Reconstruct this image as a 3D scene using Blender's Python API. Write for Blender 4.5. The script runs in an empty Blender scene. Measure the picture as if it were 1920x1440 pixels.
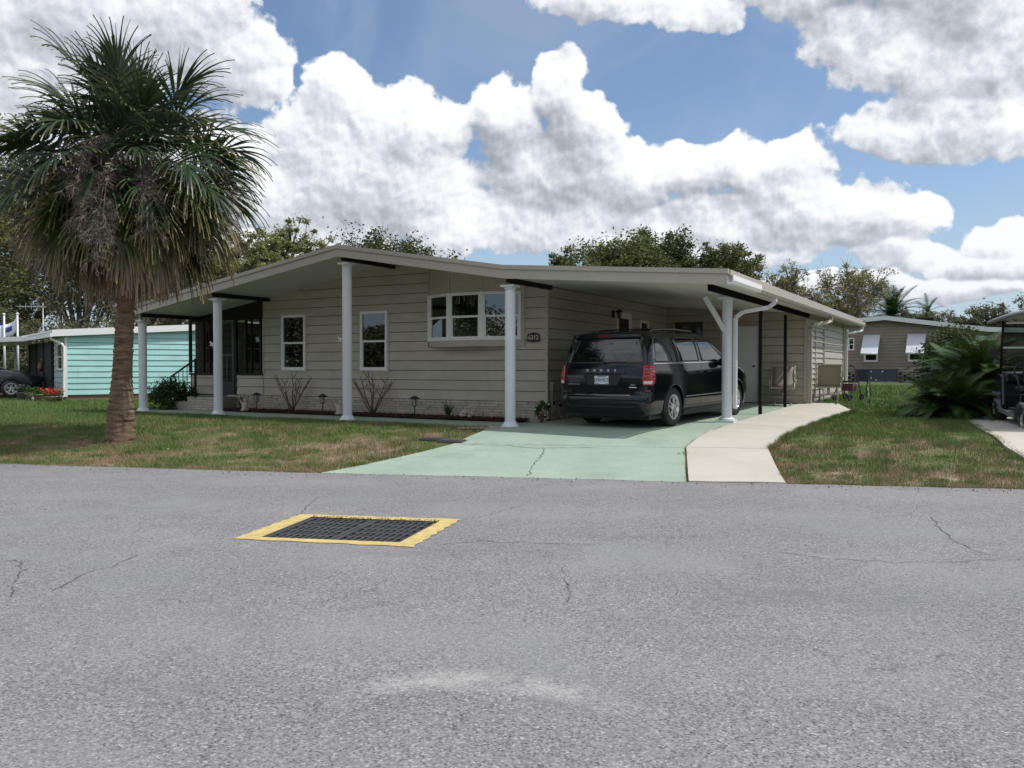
import bpy, bmesh, math, random
import numpy as np
from mathutils import Vector, Matrix, geometry
S = bpy.context.scene
COL = S.collection
R = math.radians
PI = math.pi
rnd = random.Random(7)

# ------------------------------------------------------------------ camera
F = 1550.0; CAMH = 1.1; CX, CY = 960.0, 720.0; PIT = math.atan(32/F)
cam = bpy.data.cameras.new('camera'); camo = bpy.data.objects.new('camera', cam); COL.objects.link(camo)
cam.sensor_fit = 'HORIZONTAL'; cam.sensor_width = 36; cam.lens = 36*F/1920
cam.clip_start = .05; cam.clip_end = 2000
camo.location = (0, 0, CAMH); camo.rotation_euler = (PI/2-PIT, 0, 0)
S.camera = camo

# ------------------------------------------------------------------ sky + sun
SUN_AZ = R(96)      # clockwise from +Y
SUN_EL = R(56)
S.view_settings.view_transform = 'Standard'; S.view_settings.look = 'None'
S.view_settings.exposure = 0.15; S.view_settings.gamma = 1; S.view_settings.use_curve_mapping = False
S.render.engine = 'CYCLES'
S.cycles.max_bounces = 8; S.cycles.transparent_max_bounces = 24
W = bpy.data.worlds.new('World'); S.world = W; W.use_nodes = True
W.cycles.sampling_method = 'MANUAL'; W.cycles.sample_map_resolution = 256

class NT:
    """tiny node-tree helper"""
    def __init__(s, tree): s.t = tree; s.n = tree.nodes; s.l = tree.links
    def node(s, ty, **kw):
        n = s.n.new(ty)
        for k, v in kw.items(): setattr(n, k, v)
        return n
    def put(s, n, i, v):
        if v is None: return
        if hasattr(v, 'is_output'): s.l.new(v, n.inputs[i])
        else: n.inputs[i].default_value = v
    def math(s, op, a, b=None, c=None, clamp=False):
        n = s.node('ShaderNodeMath', operation=op, use_clamp=clamp)
        s.put(n, 0, a); s.put(n, 1, b); s.put(n, 2, c); return n.outputs[0]
    def vm(s, op, a, b=None, out=0):
        n = s.node('ShaderNodeVectorMath', operation=op)
        s.put(n, 0, a); s.put(n, 1, b); return n.outputs[out]
    def noise(s, vec, scale, detail=4, rough=.55, dist=0, dims='3D', out=0):
        n = s.node('ShaderNodeTexNoise', noise_dimensions=dims)
        s.put(n, 'Vector', vec); n.inputs['Scale'].default_value = scale; n.inputs['Detail'].default_value = detail
        n.inputs['Roughness'].default_value = rough; n.inputs['Distortion'].default_value = dist
        return n.outputs[out]
    def ramp(s, fac, stops, interp='LINEAR'):
        n = s.node('ShaderNodeValToRGB'); n.color_ramp.interpolation = interp
        e = n.color_ramp.elements
        while len(e) < len(stops): e.new(.5)
        for i, (p, c) in enumerate(stops):
            e[i].position = p
            e[i].color = (c, c, c, 1) if isinstance(c, (int, float)) else (*c, 1)
        s.put(n, 0, fac); return n.outputs[0]
    def mix(s, fac, a, b, blend='MIX'):
        n = s.node('ShaderNodeMix', data_type='RGBA', blend_type=blend)
        s.put(n, 0, fac)
        for i, v in ((6, a), (7, b)):
            if isinstance(v, tuple): v = (*v, 1) if len(v) == 3 else v
            s.put(n, i, v)
        return n.outputs[2]
    def mr(s, v, a, b, c=0., d=1., smooth=True):
        n = s.node('ShaderNodeMapRange', interpolation_type='SMOOTHSTEP' if smooth else 'LINEAR')
        for i, x in enumerate((v, a, b, c, d)): s.put(n, i, x)
        return n.outputs[0]

# clouds: (px, py, rx, ry) in angular units of 1/1550 rad
BLOBS = [(630,200,75,62),(585,280,85,85),(560,380,100,110),(735,265,95,80),(830,265,62,52),(700,370,210,105),(640,470,120,60),
 (1060,180,58,60),(1100,240,70,55),(945,240,75,75),(1040,330,160,95),(1190,340,80,60),(1020,430,230,60),(860,440,60,60),
 (1290,325,70,45),(1390,310,66,46),(1480,310,80,50),(1530,395,160,70),(1660,400,85,42),(1400,420,300,60),(1690,478,80,32),(1330,420,80,50),
 (1650,0,330,62),(1870,70,190,100),(1580,105,80,50),(1770,150,190,60),(1830,235,190,62),(1690,265,130,38),(1480,25,90,50),
 (1110,25,160,55),(1290,60,85,42),
 (190,60,270,100),(420,130,110,75),(60,260,240,190),(330,330,170,140),(495,180,50,40),(1890,450,66,45),(1870,500,130,28),(1760,540,180,22),(1560,530,150,20),(1300,480,200,26),(500,480,200,36)]
def make_sky():
    g = bpy.data.node_groups.new('cloud_density', 'ShaderNodeTree')
    g.interface.new_socket('p', in_out='INPUT', socket_type='NodeSocketVector')
    g.interface.new_socket('dir', in_out='INPUT', socket_type='NodeSocketVector')
    g.interface.new_socket('d', in_out='OUTPUT', socket_type='NodeSocketFloat')
    t = NT(g); gi = t.node('NodeGroupInput'); go = t.node('NodeGroupOutput')
    p, dr = gi.outputs[0], gi.outputs[1]
    w1 = t.vm('SUBTRACT', t.noise(dr, 9, 3, .55, out=1), (.5, .5, .5))
    pw = t.vm('ADD', p, t.vm('MULTIPLY', w1, (.13, .10, 0)))
    m = None
    for (x, y, rx, ry) in BLOBS:
        c = (math.atan((x-960)/F)*1.55, (688-y)/1000.0, 0)
        q = t.vm('MULTIPLY', t.vm('SUBTRACT', pw, c), (1000/rx, 1000/ry, 0))
        d2 = t.vm('DOT_PRODUCT', q, q, out=1)
        if m is None: m = d2
        else:
            n = t.node('ShaderNodeMath', operation='SMOOTH_MIN'); t.put(n, 0, m); t.put(n, 1, d2); n.inputs[2].default_value = .5; m = n.outputs[0]
    base = t.math('SUBTRACT', .80, m)
    base = t.math('MAXIMUM', base, -1.2)
    base = t.math('MINIMUM', base, 1.0)
    # elsewhere in the sky: the same broken cumulus from noise alone
    sx = t.node('ShaderNodeSeparateXYZ'); t.l.new(p, sx.inputs[0])
    inx = t.mr(t.math('ABSOLUTE', sx.outputs[0]), .98, 1.25, 1., 0.)
    iny = t.mr(sx.outputs[1], .70, .95, 1., 0.)
    inn = t.math('MULTIPLY', inx, iny)
    gen = t.math('MULTIPLY', t.math('SUBTRACT', t.noise(dr, 2.6, 3, .5), .49), 9.0)
    gen = t.math('SUBTRACT', t.math('MINIMUM', gen, 1.0), t.math('MULTIPLY', inn, 4.0))
    base = t.math('MAXIMUM', base, gen)
    # billows
    b1 = t.noise(dr, 24, 7, .62)
    bil = t.math('SUBTRACT', .25, t.math('ABSOLUTE', t.math('SUBTRACT', t.noise(t.vm('ADD', dr, t.vm('MULTIPLY', w1, (.03,.03,.03))), 15, 3, .55), .5)))
    d = t.math('ADD', base, t.math('MULTIPLY', t.math('SUBTRACT', b1, .53), 1.7))
    d = t.math('ADD', d, t.math('MULTIPLY', bil, 2.1))
    t.l.new(d, go.inputs[0])

    w = NT(W.node_tree); w.n.clear()
    out = w.node('ShaderNodeOutputWorld')
    sky = w.node('ShaderNodeTexSky', sky_type='NISHITA', sun_disc=False, sun_elevation=SUN_EL, sun_rotation=SUN_AZ, air_density=1.0, dust_density=.6, ozone_density=1.6)
    tc = w.node('ShaderNodeTexCoord'); dirv = w.vm('NORMALIZE', tc.outputs['Generated'])
    s = w.node('ShaderNodeSeparateXYZ'); w.l.new(dirv, s.inputs[0])
    az = w.math('ARCTAN2', s.outputs[0], s.outputs[1]); el = w.math('ARCSINE', s.outputs[2])
    el2 = w.math('DIVIDE', w.math('MULTIPLY', el, 1.55), w.math('MAXIMUM', w.math('COSINE', az), .62))
    cmb = w.node('ShaderNodeCombineXYZ'); w.put(cmb, 0, w.math('MULTIPLY', az, 1.55)); w.put(cmb, 1, el2)
    def dens(off):
        n = w.node('ShaderNodeGroup'); n.node_tree = g
        w.put(n, 0, w.vm('ADD', cmb.outputs[0], (off[0], off[1], 0)))
        w.put(n, 1, w.vm('ADD', dirv, (off[0]/1.55, 0, off[1]/1.55)))
        return n.outputs[0]
    d0 = dens((0, 0)); d1 = dens((.006, .010)); d2 = dens((.025, .06))
    alpha = w.mr(d0, .0, .27)
    thin = w.mr(d0, .3, 1.4)
    sh = w.math('ADD', w.math('MULTIPLY', w.math('SUBTRACT', d0, d1), .62), w.math('MULTIPLY', w.math('SUBTRACT', d0, d2), .26))
    lit = w.math('ADD', .88, sh)
    lit = w.math('SUBTRACT', lit, w.math('MULTIPLY', thin, .15))
    lit = w.math('SUBTRACT', lit, w.math('MULTIPLY', w.mr(w.noise(dirv, 4.2, 2, .5), .42, .66), .10))
    wob = w.vm('MULTIPLY', w.vm('SUBTRACT', w.noise(dirv, 7, 4, .6, out=1), (.5, .5, .5)), (.22, .16, 0)); pc = w.vm('ADD', cmb.outputs[0], wob)
    for (x, y, rx, ry, k) in ((1040, 310, 190, 95, .30), (180, 120, 420, 170, .20), (1250, 400, 260, 45, .22), (1700, 70, 260, 70, .24), (1560, 440, 180, 30, .16), (680, 400, 160, 60, .14), (1330, 330, 60, 26, .12), (1800, 170, 150, 40, .10)):
        c_ = (math.atan((x-960)/F)*1.55, (688-y)/1000.0, 0); qv = w.vm('MULTIPLY', w.vm('SUBTRACT', pc, c_), (1000/rx, 1000/ry, 0))
        lit = w.math('SUBTRACT', lit, w.math('MULTIPLY', w.mr(w.vm('DOT_PRODUCT', qv, qv, out=1), .15, 1.3, 1, 0), k))
    col = w.ramp(lit, [(0., (.27, .30, .35)), (.35, (.40, .43, .485)), (.6, (.575, .605, .66)), (.82, (.78, .80, .84)), (1., (.91, .925, .945))])
    hz = w.mr(s.outputs[2], -.02, .20, 1., 0.)
    col = w.mix(w.math('MULTIPLY', hz, .35), col, (.55, .60, .68))
    skc = w.mix(1.0, sky.outputs[0], (.110, .114, .118), 'MULTIPLY')
    skc = w.mix(w.math('MULTIPLY', hz, .75), skc, (.40, .50, .66))
    veil = w.mr(w.noise(dirv, 3.2, 4, .6, 1.2), .40, .72, 0., .42)
    skc = w.mix(veil, skc, (.40, .47, .59))
    fin = w.mix(alpha, skc, col)
    bg = w.node('ShaderNodeBackground'); w.put(bg, 0, fin); bg.inputs[1].default_value = 1.0
    w.l.new(bg.outputs[0], out.inputs[0])
make_sky()
sl = bpy.data.lights.new('sun', 'SUN'); slo = bpy.data.objects.new('sun', sl); COL.objects.link(slo)
sl.energy = 3.25; sl.angle = R(.53); sl.color = (1, .965, .91)
sd = Vector((math.sin(SUN_AZ)*math.cos(SUN_EL), math.cos(SUN_AZ)*math.cos(SUN_EL), math.sin(SUN_EL)))
slo.rotation_euler = sd.to_track_quat('Z', 'Y').to_euler(); slo.location = (20, 0, 30)

# ------------------------------------------------------------------ frames
TH = R(29.8); HU = Vector((math.cos(TH), -math.sin(TH), 0)); HV = Vector((math.sin(TH), math.cos(TH), 0)); HO = Vector((-.05, 15.3, 0))
def H(u, v, z=0): return HO + HU*u + HV*v + Vector((0, 0, z))
def HUV(x, y):
    q = Vector((x, y, 0)) - HO; return q.dot(HU), q.dot(HV)
def at(px, depth, z=0): return Vector(((px-960)/F*depth, depth, z))
def zat(py, depth): return CAMH + (688-py)*depth/F
EDGE = [(-60,16.5),(-25,13.6),(-12,12.25),(-7.3,11.79),(-4.8,11.23),(-2.5,10.72),(.27,10.26),(2.1,9.88),(3.25,9.74),(5.8,9.28),(10,8.7),(20,7.6),(60,4)]
def edge_y(x): return float(np.interp(x, [e[0] for e in EDGE], [e[1] for e in EDGE]))
ZR = -.28
def sst(t): t = max(0., min(1., t)); return t*t*(3-2*t)
def G(x, y):
    d = y - edge_y(x)
    z = ZR + (-ZR)*sst((d+.2)/4.6)
    z += .34*sst((y-20)/20)*sst((x-4)/8)
    u, v = HUV(x, y)
    if v > 0: z += min(.020*max(0, v-1.2), .17)*sst((u+2)/2.)*sst((5.2-u)/1.5)*(1 if v < 16 else 0)
    return z
def gp(px, py):
    """ground point seen at a pixel of the photograph"""
    a, b = (px-CX)/F, -(py-CY)/F
    c, s = math.cos(PIT), math.sin(PIT)
    d = Vector((a, c+b*s, -s+b*c)); z = -.1
    for _ in range(30):
        t = (z-CAMH)/d.z; z = .5*z+.5*G(d.x*t, d.y*t)
    return Vector((d.x*t, d.y*t, z))

# ------------------------------------------------------------------ mesh + object helpers
def put_props(o, label=None, cat=None, group=None, kind=None):
    if label: o['label'] = label
    if cat: o['category'] = cat
    if group: o['group'] = group
    if kind: o['kind'] = kind
    return o
def empty(name, loc=(0,0,0), rz=0., label=None, cat=None, group=None):
    o = bpy.data.objects.new(name, None); COL.objects.link(o); o.location = loc; o.rotation_euler = (0, 0, rz); o.empty_display_size = .2
    return put_props(o, label, cat, group)
def link(name, me, parent=None, loc=None, rot=None, scale=None):
    o = bpy.data.objects.new(name, me); COL.objects.link(o)
    if parent: o.parent = parent
    if loc is not None: o.location = loc
    if rot is not None: o.rotation_euler = rot
    if scale is not None: o.scale = scale
    return o
def copy_thing(root, loc=None, rz=None, label=None, group=None):
    def cp(o, parent):
        c = o.copy(); COL.objects.link(c); c.parent = parent
        for ch in o.children: cp(ch, c)
        return c
    r = cp(root, root.parent)
    if loc is not None: r.location = loc
    if rz is not None: r.rotation_euler = (0, 0, rz)
    if label: r['label'] = label
    if group: r['group'] = group
    return r
class MB:
    def __init__(s): s.v = []; s.f = []; s.sm = []
    def add(s, vs, fs, smooth=False):
        b = len(s.v); s.v += [tuple(v) for v in vs]; s.f += [tuple(i+b for i in f) for f in fs]; s.sm += [smooth]*len(fs); return s
    def box(s, x0, x1, y0, y1, z0, z1):
        return s.add([(x0,y0,z0),(x1,y0,z0),(x1,y1,z0),(x0,y1,z0),(x0,y0,z1),(x1,y0,z1),(x1,y1,z1),(x0,y1,z1)],
                     [(0,3,2,1),(4,5,6,7),(0,1,5,4),(1,2,6,5),(2,3,7,6),(3,0,4,7)])
    def hexa(s, p):   # 8 corner points, same order as box
        return s.add(p, [(0,3,2,1),(4,5,6,7),(0,1,5,4),(1,2,6,5),(2,3,7,6),(3,0,4,7)])
    def bar(s, a, b, w, h=None, up=(0,0,1)):
        a = Vector(a); b = Vector(b); h = h or w; d = (b-a).normalized(); up = Vector(up)
        if abs(d.dot(up)) > .98: up = Vector((0, 1, 0))
        x = d.cross(up).normalized()*w/2; y = x.cross(d).normalized()*h/2
        return s.hexa([a-x-y, a+x-y, b+x-y, b-x-y, a-x+y, a+x+y, b+x+y, b-x+y])
    def tube(s, pts, r, n=8, smooth=True, cap=True):
        pts = [Vector(p) for p in pts]; rs = r if isinstance(r, (list, tuple)) else [r]*len(pts)
        vs = []; fs = []; N = len(pts); pu = None
        for i, p in enumerate(pts):
            d = (pts[min(i+1, N-1)]-pts[max(i-1, 0)]).normalized()
            up = pu if pu is not None else (Vector((0, 0, 1)) if abs(d.z) < .9 else Vector((1, 0, 0)))
            x = d.cross(up)
            if x.length < 1e-4: x = d.cross(Vector((1, .3, 0)))
            x.normalize(); y = x.cross(d).normalized(); pu = y
            for k in range(n):
                a = 2*PI*k/n; vs.append(p + (x*math.cos(a)+y*math.sin(a))*rs[i])
        for i in range(N-1):
            for k in range(n):
                k2 = (k+1) % n; fs.append((i*n+k, i*n+k2, (i+1)*n+k2, (i+1)*n+k))
        s.add(vs, fs, smooth)
        if cap: s.add(vs[:n], [tuple(range(n))]); s.add(vs[-n:], [tuple(range(n))[::-1]])
        return s
    def lathe(s, prof, n=24, axis='z', c=(0,0,0), smooth=True, a0=0., a1=2*PI):
        vs = []; fs = []; full = abs(a1-a0-2*PI) < 1e-6; m = n if full else n+1
        for (r, h) in prof:
            for k in range(m):
                a = a0+(a1-a0)*k/n; x, y = r*math.cos(a), r*math.sin(a)
                q = {'z': (x, y, h), 'x': (h, x, y), 'y': (x, h, y)}[axis]
                vs.append((q[0]+c[0], q[1]+c[1], q[2]+c[2]))
        for i in range(len(prof)-1):
            for k in range(n):
                k2 = (k+1) % m; fs.append((i*m+k, i*m+k2, (i+1)*m+k2, (i+1)*m+k))
        return s.add(vs, fs, smooth)
    def extr(s, poly, n, smooth=False):   # polygon (3d points) extruded by vector n
        n = Vector(n); a = [Vector(p) for p in poly]; b = [p+n for p in a]; k = len(a)
        return s.add(a+b, [tuple(range(k))[::-1], tuple(range(k, 2*k))]+[(i, (i+1) % k, k+(i+1) % k, k+i) for i in range(k)], smooth)
    def grid(s, fn, us, vs_, smooth=True):
        vv = [fn(u, v) for u in us for v in vs_]; n = len(vs_)
        return s.add(vv, [(i*n+j, (i+1)*n+j, (i+1)*n+j+1, i*n+j+1) for i in range(len(us)-1) for j in range(n-1)], smooth)
    def mesh(s, name, mat):
        me = bpy.data.meshes.new(name); me.from_pydata(s.v, [], s.f)
        me.polygons.foreach_set('use_smooth', s.sm)
        if mat: me.materials.append(mat)
        me.validate(); me.update(); return me
    def build(s, name, mat, parent=None, bevel=0, solid=0, fix=True, loc=None, rot=None):
        me = s.mesh(name, mat)
        if fix:
            bm = bmesh.new(); bm.from_mesh(me); bmesh.ops.remove_doubles(bm, verts=bm.verts, dist=1e-5); bmesh.ops.recalc_face_normals(bm, faces=bm.faces); bm.to_mesh(me); bm.free()
        o = link(name, me, parent, loc, rot)
        if solid: m = o.modifiers.new('solid', 'SOLIDIFY'); m.thickness = solid; m.offset = -1
        if bevel: m = o.modifiers.new('bevel', 'BEVEL'); m.width = bevel; m.segments = 2; m.limit_method = 'ANGLE'; m.angle_limit = R(40)
        return o
def fast_mesh(name, V, Fc, mat, smooth=False, attr=None):
    """V (n,3), Fc (m,k) numpy"""
    me = bpy.data.meshes.new(name); n, k = Fc.shape
    me.vertices.add(len(V)); me.vertices.foreach_set('co', np.ascontiguousarray(V, dtype=np.float32).ravel())
    me.loops.add(n*k); me.loops.foreach_set('vertex_index', np.ascontiguousarray(Fc, dtype=np.int32).ravel())
    me.polygons.add(n); me.polygons.foreach_set('loop_start', np.arange(0, n*k, k, dtype=np.int32))
    me.polygons.foreach_set('loop_total', np.full(n, k, dtype=np.int32))
    if smooth: me.polygons.foreach_set('use_smooth', np.ones(n, dtype=bool))
    me.update(calc_edges=True); me.validate()
    if attr is not None:
        for an, arr in attr.items():
            a = me.attributes.new(an, 'FLOAT', 'POINT'); a.data.foreach_set('value', arr.astype(np.float32))
    if mat: me.materials.append(mat)
    return me
def text_obj(name, body, size, mat, parent, loc, rot, extrude=.002, sx=1., align='CENTER', bold=0.):
    c = bpy.data.curves.new(name, 'FONT'); c.body = body; c.size = size; c.extrude = extrude; c.align_x = align; c.align_y = 'CENTER'; c.resolution_u = 2; c.offset = bold
    t = bpy.data.objects.new(name, c); COL.objects.link(t)
    dg = bpy.context.evaluated_depsgraph_get(); me = bpy.data.meshes.new_from_object(t.evaluated_get(dg)); bpy.data.objects.remove(t); bpy.data.curves.remove(c)
    me.name = name; me.materials.clear(); me.materials.append(mat)
    return link(name, me, parent, loc, rot, (sx, 1, 1))

# ------------------------------------------------------------------ materials
MATS = {}
def M(name, col, rough=.6, metal=0., var=.0, vscale=3., bump=0., bscale=60., coat=0., spec=.5, col2=None, fn=None, randv=0., rough2=None):
    if name in MATS: return MATS[name]
    m = bpy.data.materials.new(name); m.use_nodes = True; t = NT(m.node_tree); b = t.n['Principled BSDF']
    b.inputs['Roughness'].default_value = rough; b.inputs['Metallic'].default_value = metal; b.inputs['Coat Weight'].default_value = coat; b.inputs['Coat Roughness'].default_value = .03
    b.inputs['Specular IOR Level'].default_value = spec
    tc = t.node('ShaderNodeTexCoord'); P = tc.outputs['Object']
    c = None
    if fn: c = fn(t, P, b)
    elif var or col2:
        n = t.noise(P, vscale, 6, .65)
        f = t.mr(n, .3, .7)
        c2 = col2 or tuple(x*(1-var) for x in col)
        c = t.mix(f, col, c2)
        n2 = t.noise(P, vscale*14, 3, .6)
        c = t.mix(.5, c, t.ramp(n2, [(.3, .5-var*.5), (.7, .5+var*.5)]), 'OVERLAY') if var else c
    if randv:
        oi = t.node('ShaderNodeObjectInfo')
        k = t.mr(oi.outputs['Random'], 0, 1, 1-randv, 1+randv, False)
        src = c if c is not None else (*col, 1)
        hs = t.node('ShaderNodeHueSaturation'); t.put(hs, 'Value', k); t.put(hs, 'Color', src); c = hs.outputs[0]
    if c is None: b.inputs['Base Color'].default_value = (*col, 1)
    else: t.put(b, 'Base Color', c)
    if rough2 is not None: t.put(b, 'Roughness', t.mr(t.noise(P, vscale*2, 4), .3, .7, rough, rough2))
    if bump:
        bn = t.node('ShaderNodeBump'); bn.inputs['Strength'].default_value = 1; bn.inputs['Distance'].default_value = bump
        t.put(bn, 'Height', t.noise(P, bscale, 5, .6)); t.l.new(bn.outputs[0], b.inputs['Normal'])
    MATS[name] = m; return m
def geo_pos(t): return t.node('ShaderNodeNewGeometry').outputs['Position']
def lawn_color(t, P):
    """patchy lawn: green, olive, straw; the same field drives the soil and the blades"""
    s = t.node('ShaderNodeSeparateXYZ'); t.l.new(P, s.inputs[0])
    n1 = t.noise(P, .55, 5, .6); n2 = t.noise(P, 2.6, 5, .65); n3 = t.noise(P, 14, 3, .6)
    k = t.math('ADD', t.math('MULTIPLY', n1, .45), t.math('MULTIPLY', n2, .62)); k = t.math('SUBTRACT', k, .045)
    # greener further from the road
    far = t.math('ADD', t.mr(s.outputs[1], 12.5, 20, .015, .17, False), t.mr(s.outputs[0], 3, 7, 0, .03, False))
    k = t.math('ADD', k, far)
    return k, n3, n2
def lawn_soil(t, P, b):
    P = geo_pos(t); k, n3, n2 = lawn_color(t, P)
    c = t.ramp(k, [(.34, (.36, .30, .25)), (.42, (.24, .185, .125)), (.50, (.155, .14, .08)), (.58, (.10, .12, .045)), (.70, (.075, .11, .035))])
    return t.mix(.75, c, t.ramp(n3, [(.25, .25), (.75, .78)]), 'OVERLAY')
def lawn_blade(t, P, b):
    P = geo_pos(t); k, n3, n2 = lawn_color(t, P)
    c = t.ramp(k, [(.38, (.36, .26, .17)), (.47, (.27, .215, .125)), (.53, (.17, .185, .075)), (.62, (.13, .19, .06)), (.75, (.10, .17, .05))])
    nn = t.noise(P, 45, 2, .5)
    return t.mix(.8, c, t.ramp(nn, [(.3, .3), (.7, .75)]), 'OVERLAY')
def asphalt(t, P, b):
    P = geo_pos(t)
    big = t.noise(P, .35, 4, .6); mid = t.noise(P, 2.5, 5, .65)
    c = t.ramp(big, [(.3, (.205, .199, .205)), (.7, (.250, .243, .247))])
    c = t.mix(t.mr(mid, .35, .7, 0, .5), c, (.190, .186, .193))
    v = t.node('ShaderNodeTexVoronoi', feature='F1'); t.put(v, 'Vector', P); v.inputs['Scale'].default_value = 120; 
    sp = t.node('ShaderNodeSeparateColor'); t.l.new(v.outputs['Color'], sp.inputs[0])
    agg = t.ramp(sp.outputs[0], [(0., .02), (.12, .22), (.3, .42), (.75, .56), (.92, .72), (.97, 1.), (1., 1.)])
    c = t.mix(.68, c, agg, 'OVERLAY')
    fine = t.noise(P, 55, 3, .7); c = t.mix(.5, c, t.ramp(fine, [(.3, .28), (.7, .75)]), 'OVERLAY')
    sy = t.node('ShaderNodeSeparateXYZ'); t.l.new(P, sy.inputs[0])
    lane = t.math('ADD', sy.outputs[1], t.math('MULTIPLY', sy.outputs[0], .14)); lw = t.math('ADD', t.math('MULTIPLY', t.math('SINE', t.math('MULTIPLY', lane, 3.4)), .5), .5)
    c = t.mix(t.math('MULTIPLY', t.math('MULTIPLY', lw, t.mr(t.noise(P, .9, 4), .35, .65)), .34), c, (.31, .303, .300))
    st_ = t.mr(t.noise(t.vm('MULTIPLY', P, (.5, 1.1, 1)), 1.0, 6, .7), .55, .72, 0, .45); c = t.mix(st_, c, (.155, .152, .158))
    gn = t.mr(t.noise(P, .45, 3), .5, .68, 0, .35); c = t.mix(gn, c, (.225, .24, .225))
    # pale worn arc in the foreground
    s = t.node('ShaderNodeSeparateXYZ'); t.l.new(P, s.inputs[0])
    dx = t.math('SUBTRACT', s.outputs[0], -.0); arc = t.math('ADD', s.outputs[1], t.math('MULTIPLY', t.math('POWER', t.math('ABSOLUTE', t.math('ADD', dx, .25)), 2.), .55))
    band = t.math('SUBTRACT', 1., t.math('ABSOLUTE', t.math('DIVIDE', t.math('SUBTRACT', arc, 3.62), .16)), clamp=True)
    gate = t.mr(t.math('ABSOLUTE', t.math('ADD', dx, .1)), .28, .75, 1, 0)
    pat = t.math('MULTIPLY', t.math('MULTIPLY', band, gate), t.mr(t.noise(P, 9, 5, .7), .3, .62))
    c = t.mix(t.math('MULTIPLY', pat, .5), c, (.52, .51, .48))
    # hairline crack network
    wv = t.vm('ADD', P, t.vm('MULTIPLY', t.vm('SUBTRACT', t.noise(P, 1.2, 6, .7, out=1), (.5, .5, .5)), (1.1, 1.1, 0)))
    v2 = t.node('ShaderNodeTexVoronoi', feature='DISTANCE_TO_EDGE'); t.put(v2, 'Vector', wv); v2.inputs['Scale'].default_value = .55
    cr = t.math('MULTIPLY', t.mr(v2.outputs['Distance'], .0006, .0030, 1, 0), t.mr(t.noise(P, .8, 3), .52, .68))
    c = t.mix(t.math('MULTIPLY', cr, .6), c, (.05, .05, .055))
    bn = t.node('ShaderNodeBump'); bn.inputs['Distance'].default_value = .004; bn.inputs['Strength'].default_value = .8
    h = t.math('ADD', t.math('MULTIPLY', sp.outputs[1], .5), t.math('ADD', fine, t.math('MULTIPLY', cr, -1.5)))
    t.put(bn, 'Height', h); t.l.new(bn.outputs[0], b.inputs['Normal'])
    return c
def green_conc(t, P, b):
    P = geo_pos(t)
    n = t.noise(P, 1.3, 6, .65); c = t.ramp(n, [(.3, (.275, .355, .285)), (.7, (.34, .41, .335))])
    br = t.noise(t.vm('MULTIPLY', P, (6, 34, 1)), 1., 4, .7); c = t.mix(.35, c, t.ramp(br, [(.3, .35), (.7, .65)]), 'OVERLAY')
    f = t.noise(P, 40, 4, .7); c = t.mix(.45, c, t.ramp(f, [(.3, .36), (.7, .66)]), 'OVERLAY')
    st = t.mr(t.noise(P, 1.1, 5, .65), .5, .72, 0, .6); c = t.mix(st, c, (.235, .29, .245))
    bn = t.node('ShaderNodeBump'); bn.inputs['Distance'].default_value = .002; t.put(bn, 'Height', f); t.l.new(bn.outputs[0], b.inputs['Normal'])
    return c
def conc(t, P, b):
    P = geo_pos(t)
    n = t.noise(P, .8, 6, .65); c = t.ramp(n, [(.3, (.45, .42, .36)), (.7, (.53, .50, .44))])
    f = t.noise(P, 50, 4, .7); c = t.mix(.3, c, t.ramp(f, [(.3, .38), (.7, .62)]), 'OVERLAY')
    return c
def siding_c(c0, bb=None):
    def fn(t, P, b):
        n = t.noise(t.vm('MULTIPLY', P, (1.2, 1.2, 4)), 1., 5, .6); n2 = t.noise(P, 45, 3, .6)
        c = t.mix(t.mr(n, .3, .7), c0, tuple(x*.86 for x in c0)); sk = t.mr(t.noise(t.vm('MULTIPLY', P, (9, 9, .6)), 1., 4, .6), .52, .75, 0, .30); c = t.mix(sk, c, tuple(x*.72 for x in c0)); c = t.mix(.25, c, t.ramp(n2, [(.3, .42), (.7, .58)]), 'OVERLAY'); return c
    return fn
def leafcol(stops, sc=.5, rnds=.25):
    def fn(t, P, b):
        n = t.noise(P, sc, 4, .7); c = t.ramp(n, stops)
        oi = t.node('ShaderNodeNewGeometry'); k = t.mr(oi.outputs['Random Per Island'], 0, 1, 1-rnds, 1+rnds, False)
        hs = t.node('ShaderNodeHueSaturation'); t.put(hs, 'Value', k); t.put(hs, 'Color', c)
        return hs.outputs[0]
    return fn
def leaf_mat(name, stops, sc=.5, rnds=.3, rough=.65, trans=.25):
    if name in MATS: return MATS[name]
    m = M(name, (0, 0, 0), rough, fn=leafcol(stops, sc, rnds), spec=.25)
    t = NT(m.node_tree); b = t.n['Principled BSDF']; o = [n for n in t.n if n.type == 'OUTPUT_MATERIAL'][0]
    tr = t.node('ShaderNodeBsdfTranslucent'); mx = t.node('ShaderNodeMixShader'); mx.inputs[0].default_value = trans
    t.l.new(b.inputs['Base Color'].links[0].from_socket, tr.inputs[0]); t.l.new(b.outputs[0], mx.inputs[1]); t.l.new(tr.outputs[0], mx.inputs[2]); t.l.new(mx.outputs[0], o.inputs[0])
    return m
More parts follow.
